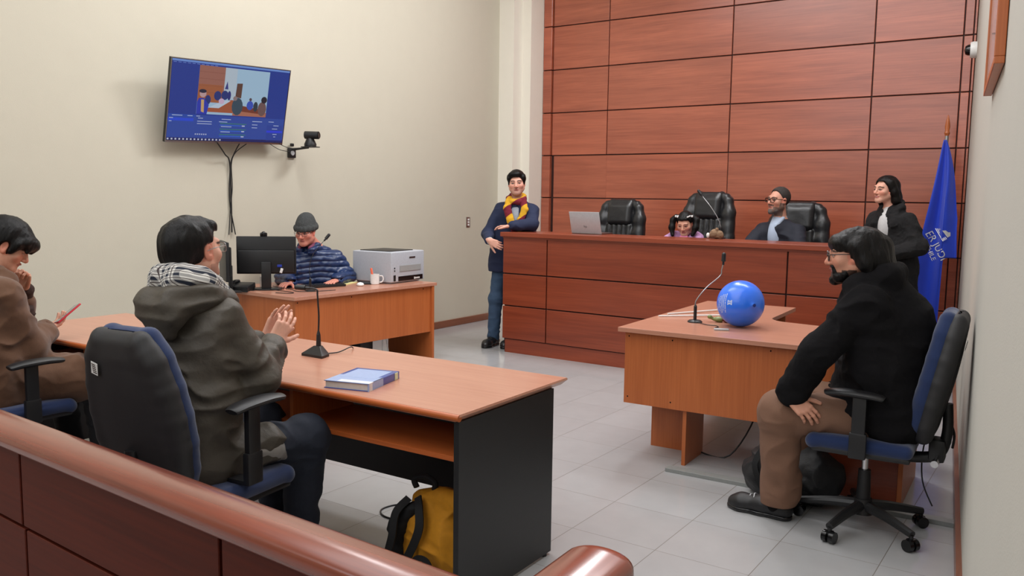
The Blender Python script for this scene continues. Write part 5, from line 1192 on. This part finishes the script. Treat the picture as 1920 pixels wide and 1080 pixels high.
v.chain([(-1.42, -1.00, .58), (-1.40, -.96, .50)], [.09, .07], .05); v.cone((-1.66, -1.33, 1.12), (-1.72, -1.44, 1.19), .04, .045, .03); v.cone((-1.72, -1.44, 1.19), (-1.82, -1.36, 1.15), .045, .04, .03)
v.disp(folds(.011, (8, 8, 12), .002, 50)); co = v.done('coat', M['coat'], p, 0.005, O)
v = Vol(); v.cone(J['wrl'] - A_(.05, -.0, .06), J['wrl'] + A_(.0, -.0, .015), .054, .05, .01); v.cone(J['wrl'] + A_(.02, -.02, -.12), J['wrl'] + A_(.015, .0, -.10), .045, .045, .01); v.disp(folds(.006, (20, 20, 30), .002, 50)); v.done('cuff', M['coatd'], p, 0.004, O)
M['blkcloth'] = plain('black_trousers', rgb(22, 22, 26), 0.9, noise=0.1, nscale=200)
v = Vol(); trousers_vol(v, J, (0.095, 0.075, 0.06)); v.disp(folds(.005)); v.done('trousers', M['blkcloth'], p, 0.006, O)
shoe(p, (-1.45, -.99), (0, 1), M['shoeblack'], 0, .285, O); shoe(p, (-1.85, -.96), (0, 1), M['shoeblack'], 0, .285, O)
t = thing('mobile_phone', 'mobile phone in a red case held by the man in the brown coat', 'phone', (-1.675, -1.035, .915)); t.rotation_euler = (0.62, -0.25, -0.1)
m = MB(); m.box((0, 0, 0), (.076, .155, .009), .004); m.done('case', plain('red_phone_case', rgb(190, 36, 52), 0.35), t)
m = MB(); m.box((0, 0, .0055), (.069, .146, .002), .001); m.done('screen', plain('phone_glass', rgb(110, 116, 118), 0.1, coat=0.5), t, smooth=False)

# ================================================================== 4. clerk in beanie behind the monitor
p = person('seated man in knit beanie and quilted blue jacket behind the monitor', (-3.12, 2.08, 0)); O = p.location; f_ = (.55, -.8, 0)
J = J_(nec=(-3.12, 2.06, 1.075), shl=(-3.005, 2.185, .975), shr=(-3.235, 1.915, .975), ell=(-2.95, 2.28, .80), elr=(-3.20, 1.74, .81), wrl=(-2.82, 2.03, .795), wrr=(-2.98, 1.62, .795),
       hil=(-3.04, 2.20, .56), hir=(-3.20, 2.0, .56), knl=(-2.80, 1.90, .56), knr=(-2.96, 1.62, .56), anl=(-2.78, 1.88, .12), anr=(-2.96, 1.60, .12), toe=f_)
H = Head((-3.115, 1.925, 1.222), (.36, -.86, -.18), (0, 0, 1), 1.02)
v = Vol(); inner_body(v, J); head_vol(v, H, J['nec'], 0.056, fat=1.1); hand_vol(v, (-2.80, 1.99, .79), (.35, -.9, -.05), (0, 0, -1), -1, .3); hand_vol(v, (-2.97, 1.60, .79), (.35, -.9, -.05), (0, 0, -1), 1, .3)
v.done('body', M['skin'], p, 0.0034, O, lambda V: head_cols(V, H, (210, 140, 122)))
M['beanie'] = plain('speckled_grey_knit', rgb(62, 64, 64), 0.95, noise=0.42, nscale=160, bump=0.002, bscale=260, stretch=(1, 1, 0.5))
v = Vol(); v.ell(H.w(0, -.02, .055), A_(.093, .112, .100), H.R, .01); v.ell(H.w(0, -.035, .12), A_(.06, .07, .05), H.R, .04); v.box(H.w(0, 0, -.085), (.2, .2, .11), H.R, .005, .004, 'sub'); v.cone(H.w(0, -.02, .045), H.w(0, -.02, .062), .001, .001, .001)
v.chain([H.w(.095 * math.cos(a), -.018 + .112 * math.sin(a), .040) for a in np.linspace(0, 2 * PI, 17)], [.011] * 17, .012, flat=(H.R[2], 1.9))
v.disp(lambda q: .002 * noise3(q * 120)); v.done('beanie', M['beanie'], p, 0.0035, O)
v = Vol(); hair_base(v, H, .007, .04, -.06); v.done('hair', M['hairblack'], p, 0.004, O)
spectacles(H, p, M['blackg'], O, w=.025, h=.015)
M['puffer'] = plain('quilted_blue_nylon', rgb(18, 44, 88), 0.36, noise=0.1, nscale=30, bump=0.0016, bscale=50, spec=0.6)
v = Vol(); torso_vol(v, J, f_, (0.115, 0.135, 0.14), 0.13, None, 0.072); sleeve(v, J, 'l', (0.078, 0.076, 0.060)); sleeve(v, J, 'r', (0.078, 0.076, 0.060))
v.chain([H.w(.06, .04, -.16), H.w(.075, -.04, -.145), H.w(0, -.09, -.135), H.w(-.075, -.04, -.145), H.w(-.06, .04, -.16)], [.036] * 5, .02)
v.disp(lambda q: .006 - .011 * np.abs(np.sin((q[..., 2] + .05 * noise3(q * 5)) * PI / .050)) ** 0.6); v.disp(lambda q: .010 * noise3(q * 30)); v.done('jacket', M['puffer'], p, 0.0045, O)
v = Vol(); v.chain([H.w(.05, .05, -.135), H.w(.062, -.02, -.118), H.w(.03, -.07, -.10), H.w(-.03, -.07, -.10), H.w(-.062, -.02, -.118), H.w(-.05, .05, -.135)], [.017] * 6, .015); v.done('collar', plain('maroon_fleece', rgb(120, 62, 84), 0.95, noise=0.15, nscale=200), p, 0.004, O)
v = Vol(); trousers_vol(v, J, (0.10, 0.075, 0.06)); v.done('trousers', M['blkcloth'], p, 0.006, O); shoe(p, (-2.78, 1.88), f_, M['shoeblack'], 0, .28, O); shoe(p, (-2.96, 1.60), f_, M['shoeblack'], 0, .28, O)
cc = place_chair((-3.10, 2.10, 0), math.atan2(-.8, .55) - PI / 2, 'blue swivel chair under the clerk in the beanie')
for c_ in cc.children:
    if c_.name.startswith('back'): c_.location.z -= 0.13

# ================================================================== 5. man in blazer and striped scarf standing at the bench corner
p = person('standing man in navy blazer and maroon and yellow striped scarf at the bench corner', (-2.26, 3.86, 0)); O = p.location; f_ = (.45, -.9, 0)
J = J_(nec=(-2.13, 3.90, 1.545), shl=(-1.985, 3.975, 1.435), shr=(-2.285, 3.84, 1.435), ell=(-1.885, 3.83, 1.29), elr=(-2.375, 3.74, 1.175), wrl=(-2.02, 3.66, 1.275), wrr=(-2.20, 3.53, 1.125),
       hil=(-2.12, 4.00, .93), hir=(-2.30, 3.90, .93), knl=(-2.16, 3.97, .50), knr=(-2.32, 3.82, .50), anl=(-2.155, 3.87, .12), anr=(-2.335, 3.80, .12), toe=(.0, -1, 0))
H = Head((-2.105, 3.86, 1.705), (.50, -.86, -.03), (-.06, 0, 1), 1.04)
v = Vol(); inner_body(v, J); head_vol(v, H, J['nec'], 0.054, fat=1.06, smile=.6)
hand_vol(v, (-2.185, 3.515, 1.12), (.92, .10, -.35), (.1, .95, -.2), -1, (.5, .55, .6, .6), .98); hand_vol(v, (-2.04, 3.65, 1.27), (-.9, -.25, .0), (0, 0, -1), 1, .35, .98)
v.done('body', M['skin'], p, 0.0034, O, lambda V: head_cols(V, H, (214, 160, 140), beard=((120, 92, 84), 0.4), bmask=lambda x, y, z: ((z < -0.066) & (y > 0)) | ((z < -0.042) & (z > -.055) & (y > 0.08) & (np.abs(x) < 0.03))))
v = Vol(); hair_base(v, H, .013, .062, -.04, .010, .0); v.ell(H.w(.012, .055, .092), A_(.062, .042, .026), H.R, .03); v.ell(H.w(-.075, .01, .055), A_(.02, .05, .035), H.R, .02); v.ell(H.w(.075, .01, .055), A_(.02, .05, .035), H.R, .02)
for s in (-1, 1): v.cone(H.w(s * .077, .02, .03), H.w(s * .078, .015, -.012), .011, .006, .01)
v.disp(lambda q: .005 * noise3(q * 40) + .002 * noise3(q * 120)); v.done('hair', M['hairblack'], p, 0.0035, O)
M['blazer'] = plain('navy_blazer_wool', rgb(26, 36, 66), 0.85, noise=0.08, nscale=200, bump=0.0003, bscale=600)
v = Vol(); torso_vol(v, J, f_, (0.10, 0.108, 0.12), 0.112, None, 0.060); sleeve(v, J, 'l', (0.066, 0.062, 0.048), over=-0.01); sleeve(v, J, 'r', (0.066, 0.060, 0.048), over=-0.01)
v.cone((-2.17, 3.97, .98), (-2.18, 3.97, .83), .13, .145, .05); v.cone((-2.30, 3.88, .98), (-2.31, 3.88, .83), .115, .13, .05); v.box((-2.2, 3.9, .66), (.5, .5, .13), r=.01, k=.004, mode='sub')
F5 = frame(f_, (0, 0, 1)); c5 = A_(-2.13, 3.90, 1.36)
v.chain([c5 + F5[1] * .17 + A_(0, 0, .12), c5 + F5[1] * .17 - A_(0, 0, .20)], [.050, .010], .01, 'sub', flat=(F5[1], .5))
for s in (-1, 1): v.chain([c5 + F5[0] * s * .055 + F5[1] * .105 + A_(0, 0, .13), c5 + F5[0] * s * .075 + F5[1] * .125 - A_(0, 0, .0), c5 + F5[0] * s * .015 + F5[1] * .128 - A_(0, 0, .20)], [.020, .030, .010], .003, flat=(F5[1], .35))
v.disp(folds(.006, (7, 7, 12), .001, 40)); bl5 = v.done('blazer', M['blazer'], p, 0.0045, O)
m = MB(); m.cyl(J['wrr'] - nrm(J['wrr'] - J['elr']) * .04, J['wrr'] + nrm(J['wrr'] - J['elr']) * .012, .036, n=24); m.done('shirt_cuff', M['white'], p, off=O)
v = Vol(); v.ell(c5 + F5[1] * .02 - A_(0, 0, .02), A_(.10, .118, .20), F5, .02); v.cone(c5 + A_(0, 0, .10), J['nec'] + A_(0, 0, .02), .07, .058, .03); v.done('shirt', plain('checked_pale_shirt', rgb(150, 156, 168), 0.8, noise=0.25, nscale=220), p, 0.005, O)
q = NT('striped_scarf'); tc = q.new('ShaderNodeTexCoord'); sp = q.new('ShaderNodeSeparateXYZ'); q.link(tc.outputs['Object'], sp.inputs[0])
fr_ = q.math('FRACT', q.math('ADD', q.math('DIVIDE', q.math('ADD', sp.outputs[2], q.math('MULTIPLY', sp.outputs[0], -0.9)), .24), 10.35)); q.link(q.mix(q.math('GREATER_THAN', fr_, .5), rgb(208, 158, 34), rgb(112, 24, 42)), q.b.inputs['Base Color']); q.b.inputs['Roughness'].default_value = .95
def fp(x, y, z): return A_(-2.115, 3.885, 1.50) + F5[0] * x + F5[1] * y + A_(0, 0, z)
v = Vol(); v.chain([fp(-.075, .03, .045), fp(-.06, -.05, .075), fp(0, -.075, .085), fp(.06, -.05, .075), fp(.078, .03, .05), fp(.04, .085, .02), fp(-.03, .09, .018), fp(-.075, .03, .045)], [.028] * 8, .015)
v.chain([fp(-.078, .075, .03), fp(-.095, .115, -.06), fp(-.055, .137, -.18), fp(-.015, .146, -.34)], [.03, .036, .036, .034], .01, flat=(F5[1], .55)); v.chain([fp(.072, .075, .04), fp(.085, .118, -.05), fp(.045, .148, -.17), fp(.0, .156, -.27)], [.03, .036, .036, .034], .006, flat=(F5[1], .55))
v.disp(folds(.004, (20, 20, 26), .002, 90)); v.done('scarf', q.m, p, 0.004, O)
M['denim'] = plain('blue_denim', rgb(52, 74, 100), 0.85, noise=0.12, nscale=120, bump=0.0004, bscale=400)
v = Vol(); trousers_vol(v, J, (0.092, 0.068, 0.062), end=-.02); v.disp(folds(.005, (10, 10, 18), .001, 40)); v.done('jeans', M['denim'], p, 0.005, O)
M['shoeb'] = plain('black_leather_shoe', rgb(26, 26, 28), 0.3)
shoe(p, (-2.335, 3.80), (.15, -1), M['shoeb'], 0, .29, O); shoe(p, (-2.155, 3.89), (.12, -1), M['shoeb'], 0, .29, O)

# ================================================================== 6. girl with pigtails behind the bench
p = person('small girl with dark pigtails in lilac jacket looking down behind the bench', (-.41, 4.45, .18)); O = p.location; f_ = (.1, -1, 0)
J = J_(nec=(-.415, 4.30, 1.245), shl=(-.305, 4.29, 1.20), shr=(-.52, 4.28, 1.20), ell=(-.235, 4.16, 1.11), elr=(-.60, 4.14, 1.13), wrl=(-.33, 4.05, 1.04), wrr=(-.50, 4.05, 1.04),
       hil=(-.34, 4.42, .78), hir=(-.50, 4.42, .78), knl=(-.34, 4.20, .78), knr=(-.50, 4.20, .78), anl=(-.34, 4.20, .46), anr=(-.50, 4.20, .46), toe=f_)
H = Head((-.405, 4.235, 1.335), (.08, -.90, -.36), (0, -.3, .95), .92)
v = Vol(); inner_body(v, J, .62); head_vol(v, H, J['nec'], 0.036, fat=1.04); hand_vol(v, J['wrl'], (-.3, -.9, -.1), (0, 0, -1), -1, .4, .7); hand_vol(v, J['wrr'], (.3, -.9, -.1), (0, 0, -1), 1, .4, .7)
v.done('body', M['skin'], p, 0.0032, O, lambda V: head_cols(V, H, (214, 160, 136), .0028, (96, 72, 62), blush=.1, lips=(190, 104, 100)))
v = Vol(); hair_base(v, H, .010, .052, -.06, .0, .0); v.ell(H.w(0, .055, .074), A_(.052, .022, .016), H.R, .02)
for s in (-1, 1):
    v.ell(H.w(s * .085, -.01, .075), A_(.022, .022, .022), H.R, .01); a = H.w(s * .095, -.012, .07)
    v.chain([a, a + A_(s * -.030, .0, -.03), a + A_(s * -.030, -.02, -.10), a + A_(s * -.012, -.04, -.17)], [.020, .027, .029, .018], .02)
v.disp(lambda q: .005 * noise3(q * A_(50, 50, 20)) + .002 * noise3(q * 140)); v.done('hair', M['hairblack'], p, 0.0035, O)
m = MB(); m.box(H.w(.055, .045, .098), (.012, .05, .012), .004, rot=(.3, .3, .4)); m.box(H.w(-.06, .04, .095), (.012, .05, .012), .004, rot=(.3, -.3, -.4)); m.box(H.w(-.086, .008, .085), (.02, .02, .02), .006); m.box(H.w(.086, .008, .085), (.02, .02, .02), .006); m.done('hair_clip', M['white'], p, off=O)
v = Vol(); torso_vol(v, J, f_, (0.075, 0.085, 0.09), 0.08, None, 0.052, k=.04); sleeve(v, J, 'l', (0.058, 0.054, 0.04)); sleeve(v, J, 'r', (0.058, 0.054, 0.04)); v.disp(folds(.006, (14, 14, 20), .002, 60)); v.done('jacket', plain('lilac_fleece', rgb(186, 142, 186), 0.95, noise=0.06, nscale=120, bump=0.001, bscale=300), p, 0.0045, O)
v = Vol(); v.ell((-.405, 4.215, 1.15), (.06, .035, .085), k=.02); v.done('top', plain('pink_cotton', rgb(226, 128, 168), 0.9), p, 0.004, O)
v = Vol(); trousers_vol(v, J, (0.062, 0.048, 0.04), pel=.075); v.done('trousers', M['blkcloth'], p, 0.006, O); shoe(p, (-.34, 4.20), f_, M['shoeblack'], .36, .19, O); shoe(p, (-.50, 4.20), f_, M['shoeblack'], .36, .19, O)

# ================================================================== 7. bearded man in glasses seated behind the bench
p = person('seated bearded man in black framed glasses and dark navy coat behind the bench', (.38, 4.70, .18)); O = p.location; f_ = (-.2, -1, 0)
J = J_(nec=(.375, 4.66, 1.385), shl=(.545, 4.63, 1.275), shr=(.195, 4.70, 1.275), ell=(.62, 4.42, 1.08), elr=(.10, 4.46, 1.08), wrl=(.48, 4.22, 1.02), wrr=(.24, 4.24, 1.02),
       hil=(.50, 4.74, .78), hir=(.28, 4.76, .78), knl=(.50, 4.32, .76), knr=(.28, 4.34, .76), anl=(.50, 4.28, .30), anr=(.28, 4.30, .30), toe=f_)
H = Head((.355, 4.62, 1.565), (-.50, -.86, .05), (.05, 0, 1), 1.03)
v = Vol(); inner_body(v, J); head_vol(v, H, J['nec'], 0.056, fat=1.05); hand_vol(v, J['wrl'], (-.3, -.9, -.1), (0, 0, -1), -1, .4); hand_vol(v, J['wrr'], (.3, -.9, -.1), (0, 0, -1), 1, .4)
v.done('body', M['skin'], p, 0.0034, O, lambda V: head_cols(V, H, (208, 152, 130), beard=((96, 84, 78), 0.85), bmask=lambda x, y, z: ((z < -0.060 - .0 * x) & (y > -0.02) & ((z < -.078) | (np.abs(x) > .028) | (z > -.05))) | ((z < -0.040) & (z > -.054) & (y > 0.075) & (np.abs(x) < 0.036)) | ((np.abs(x) > .05) & (z < -.02) & (y > -.01) & (y < .04))))
v = Vol(); hair_base(v, H, .0055, .042, -.050, .008, .0, hl=.092); v.disp(lambda q: .002 * noise3(q * 100)); v.done('hair', plain('short_dark_hair', rgb(50, 43, 40), 0.8, noise=0.42, nscale=160), p, 0.0032, O)
v = Vol(); v.cone(H.w(-.04, .045, -.088), H.w(0, .073, -.104), .018, .022, .02); v.cone(H.w(.04, .045, -.088), H.w(0, .073, -.104), .018, .022, .02); v.cone(H.w(0, .075, -.088), H.w(0, .07, -.108), .014, .016, .01); v.disp(lambda q: .003 * noise3(q * 150)); v.done('beard', plain('greying_beard', rgb(98, 88, 84), 0.9, noise=0.35, nscale=300), p, 0.003, O)
spectacles(H, p, M['blackg'], O, w=.027, h=.018, r=.0034)
M['navy'] = plain('dark_navy_coat', rgb(24, 27, 40), 0.8, noise=0.1, nscale=150, bump=0.0003, bscale=500)
F7 = frame((-.35, -1, 0), (0, 0, 1)); c7 = A_(.365, 4.655, 1.24)
v = Vol(); torso_vol(v, J, f_, (0.105, 0.12, 0.13), 0.115, None, 0.062); sleeve(v, J, 'l', (0.07, 0.068, 0.052)); sleeve(v, J, 'r', (0.07, 0.068, 0.052))
v.chain([c7 + F7[1] * .17 + A_(0, 0, .15), c7 + F7[1] * .19 - A_(0, 0, .16)], [.036, .008], .01, 'sub', flat=(F7[1], .55)); v.disp(folds(.008, (8, 8, 12), .001, 40)); v.done('coat', M['navy'], p, 0.0045, O)
v = Vol(); v.ell(c7 + F7[1] * .015, A_(.085, .112, .18), F7, .02); v.cone(c7 + A_(0, 0, .10), J['nec'] + A_(0, 0, .01), .07, .06, .03)
for s in (-1, 1): v.cone(J['nec'] + F7[0] * s * .05 + F7[1] * .035 + A_(0, 0, .015), J['nec'] + F7[0] * s * .022 + F7[1] * .095 - A_(0, 0, .05), .016, .018, .01)
v.done('shirt', plain('pale_blue_shirt', rgb(176, 190, 212), 0.8, noise=0.04), p, 0.0045, O)
v = Vol(); trousers_vol(v, J, (0.10, 0.075, 0.06)); v.done('trousers', M['blkcloth'], p, 0.006, O); shoe(p, (.50, 4.28), f_, M['shoeb'], .18, .29, O); shoe(p, (.28, 4.30), f_, M['shoeb'], .18, .29, O)

# ================================================================== 8. woman in black coat standing by the flag
p = person('standing smiling woman with dark hair in long black coat near the flag', (1.36, 4.66, .18)); O = p.location; f_ = (-.5, -.87, 0)
J = J_(nec=(1.335, 4.66, 1.53), shl=(1.495, 4.58, 1.415), shr=(1.205, 4.745, 1.415), ell=(1.60, 4.50, 1.19), elr=(1.13, 4.70, 1.19), wrl=(1.42, 4.38, 1.12), wrr=(1.20, 4.48, 1.12),
       hil=(1.46, 4.62, 1.02), hir=(1.28, 4.72, 1.02), knl=(1.46, 4.60, .62), knr=(1.29, 4.70, .62), anl=(1.47, 4.62, .30), anr=(1.29, 4.72, .30), toe=f_)
H = Head((1.285, 4.62, 1.672), (-.60, -.79, .0), (0.03, 0, 1), .98)
v = Vol(); inner_body(v, J, .88); head_vol(v, H, J['nec'], 0.046, fat=.98, smile=1.0); hand_vol(v, J['wrl'], (-.8, -.2, -.1), (0, .6, -.6), -1, .5, .9); hand_vol(v, J['wrr'], (.8, -.2, -.1), (0, .6, -.6), 1, .5, .9)
v.done('body', M['skin'], p, 0.0032, O, lambda V: head_cols(V, H, (222, 168, 146), teeth=True, lips=(190, 84, 88), blush=.15))
v = Vol(); hair_base(v, H, .013, .048, -.06, .004, .006)
for s, L_ in ((-1, -.10), (1, -.16)): v.chain([H.w(s * .070, .0, .06), H.w(s * .086, -.03, -.02), H.w(s * .085, -.055, -.09), H.w(s * .075, -.075, L_)], [.028, .030, .036, .03], .03)
v.chain([H.w(0, -.09, .03), H.w(0, -.11, -.07), H.w(.02, -.11, -.16)], [.05, .058, .05], .04); v.chain([H.w(.06, -.08, -.1), H.w(.09, -.08, -.19)], [.04, .035], .03)
v.disp(lambda q: .004 * noise3(q * A_(50, 50, 9)) + .002 * noise3(q * A_(140, 140, 20))); v.done('hair', M['hairblack'], p, 0.0035, O)
M['blackcoat'] = plain('black_wool_coat', rgb(20, 19, 21), 0.95, noise=0.1, nscale=150, bump=0.001, bscale=200)
F8 = frame(f_, (0, 0, 1)); c8 = A_(1.345, 4.655, 1.36)
v = Vol(); torso_vol(v, J, f_, (0.095, 0.10, 0.12), 0.105, None, 0.058); sleeve(v, J, 'l', (0.068, 0.07, 0.058)); sleeve(v, J, 'r', (0.068, 0.07, 0.058))
for s in 'lr': v.chain([J['hi' + s], J['hi' + s] * A_(1, 1, 0) + A_(0, 0, .56)], [.125, .15], .05)
v.chain([c8 + F8[0] * -.10 + F8[1] * .08 + A_(0, 0, .02), c8 + F8[0] * -.10 + F8[1] * .0 + A_(0, 0, .15), c8 - F8[1] * .07 + A_(0, 0, .19), c8 + F8[0] * .10 + A_(0, 0, .15), c8 + F8[0] * .10 + F8[1] * .08 + A_(0, 0, .02)], [.028, .034, .042, .034, .028], .03)
v.chain([c8 + F8[1] * .17 + A_(0, 0, .14), c8 + F8[1] * .17 - A_(0, 0, .14)], [.055, .02], .01, 'sub', flat=(F8[1], .55)); v.disp(folds(.009, (8, 8, 10), .005, 60)); v.done('coat', M['blackcoat'], p, 0.0045, O)
v = Vol(); v.ell(c8 + F8[1] * .015, A_(.09, .108, .17), F8, .02); v.cone(c8 + A_(0, 0, .08), J['nec'] - A_(0, 0, .03), .07, .06, .03); v.done('top', plain('white_knit_top', rgb(205, 205, 206), 0.9), p, 0.0045, O)
v = Vol(); trousers_vol(v, J, (0.085, 0.06, 0.05), pel=.1); v.done('trousers', M['blkcloth'], p, 0.006, O); shoe(p, (1.47, 4.62), f_, M['shoeb'], .18, .25, O); shoe(p, (1.29, 4.72), f_, M['shoeb'], .18, .25, O)

# ================================================================== bags
t = thing('backpack', 'yellow canvas backpack with black straps leaning on the desk side panel', 'backpack', (.585, -.74, 0)); t.scale = (1, 1, .90); Bo = A_(.56, -.74, 0)
uz = nrm((.06, .0, 1)); 
v = Vol(); v.chain([(.0, .0, .11), (.04, .01, .26), (.09, .0, .34)], [.135, .128, .075], .05, flat=((0.55, 0.83, 0), .8)); v.ell((.14, -.02, .16), (.13, .10, .15), k=.05); v.ell((.14, -.02, .38), (.09, .04, .05), k=.04); v.cone((.17, -.03, .38), (.20, -.03, .41), .035, .02, .03)
v.box((0, 0, -.05), (.4, .4, .052), r=.005, k=.01, mode='sub'); v.disp(folds(.014, (8, 8, 9), .003, 45)); v.done('sack', M['yellow'], t, 0.005)
v = Vol(); v.chain([(-.10, -.07, .07), (-.09, -.085, .22), (-.01, -.085, .32)], [.040, .040, .028], .03); v.disp(folds(.006)); v.done('back_padding', M['blk'], t, 0.005)
strap('strap', [(-.02, -.10, .37), (-.05, -.145, .31), (-.055, -.165, .20), (-.10, -.15, .08), (-.13, -.12, .03)], .032, .012, M['blk'], t, (0.3, -1, 0))
strap('strap', [(.02, -.09, .38), (.06, -.13, .34), (.075, -.15, .26), (.03, -.155, .14), (-.03, -.155, .04)], .035, .008, M['blk'], t, (0.3, -1, 0))
strap('strap', [(.04, -.16, .02), (.06, -.155, .12), (.12, -.155, .13), (.15, -.15, .05), (.15, -.14, .0)], .025, .006, M['blk'], t, (0.3, -1, 0.1))
m = MB(); m.tube([(-.03, -.04, .40), (-.05, -.03, .43), (.0, -.02, .45), (.05, -.02, .435), (.05, -.02, .40)], .013); m.done('handle', M['blk'], t)
m = MB(); m.tube([(.25, -.21, .004), (.10, -.205, .004), (-.01, -.27, .004), (-.03, -.37, .004), (.06, -.43, .004), (.26, -.40, .004)], .004); prop(m.done('floor_cable', M['black']), 'thin dark cable looping on the floor beside the yellow backpack', 'cable')
t = thing('backpack', 'black soft bag on the floor behind the brown trouser legs', 'bag', (1.58, 1.02, 0))
v = Vol(); v.chain([(-.10, .0, .12), (.12, -.02, .16)], [.13, .15], .05); v.ell((.0, .0, .27), (.15, .10, .12), k=.06); v.cone((-.14, -.02, .10), (-.05, 0, .28), .08, .06, .05); v.box((0, 0, -.05), (.4, .4, .052), r=.005, k=.01, mode='sub'); v.disp(folds(.016, (8, 8, 9), .003, 45)); v.done('sack', plain('black_nylon_bag', rgb(24, 24, 27), 0.6, bump=0.001, bscale=120), t, 0.006)
strap('strap', [(-.10, -.10, .30), (-.14, -.14, .20), (-.10, -.14, .08)], .03, .006, M['blk'], t, (0, -1, 0))
m = MB(); m.tube([(2.23, 1.02, .50), (2.21, 1.0, .38), (2.22, .98, .24), (2.27, .97, .13)], .0035); m.tube([(2.30, .95, .60), (2.34, .97, .5), (2.335, 1.0, .42)], .006)
prop(m.done('wall_cable', M['black']), 'thin black cable hanging behind the right chair along the wall', 'cable')
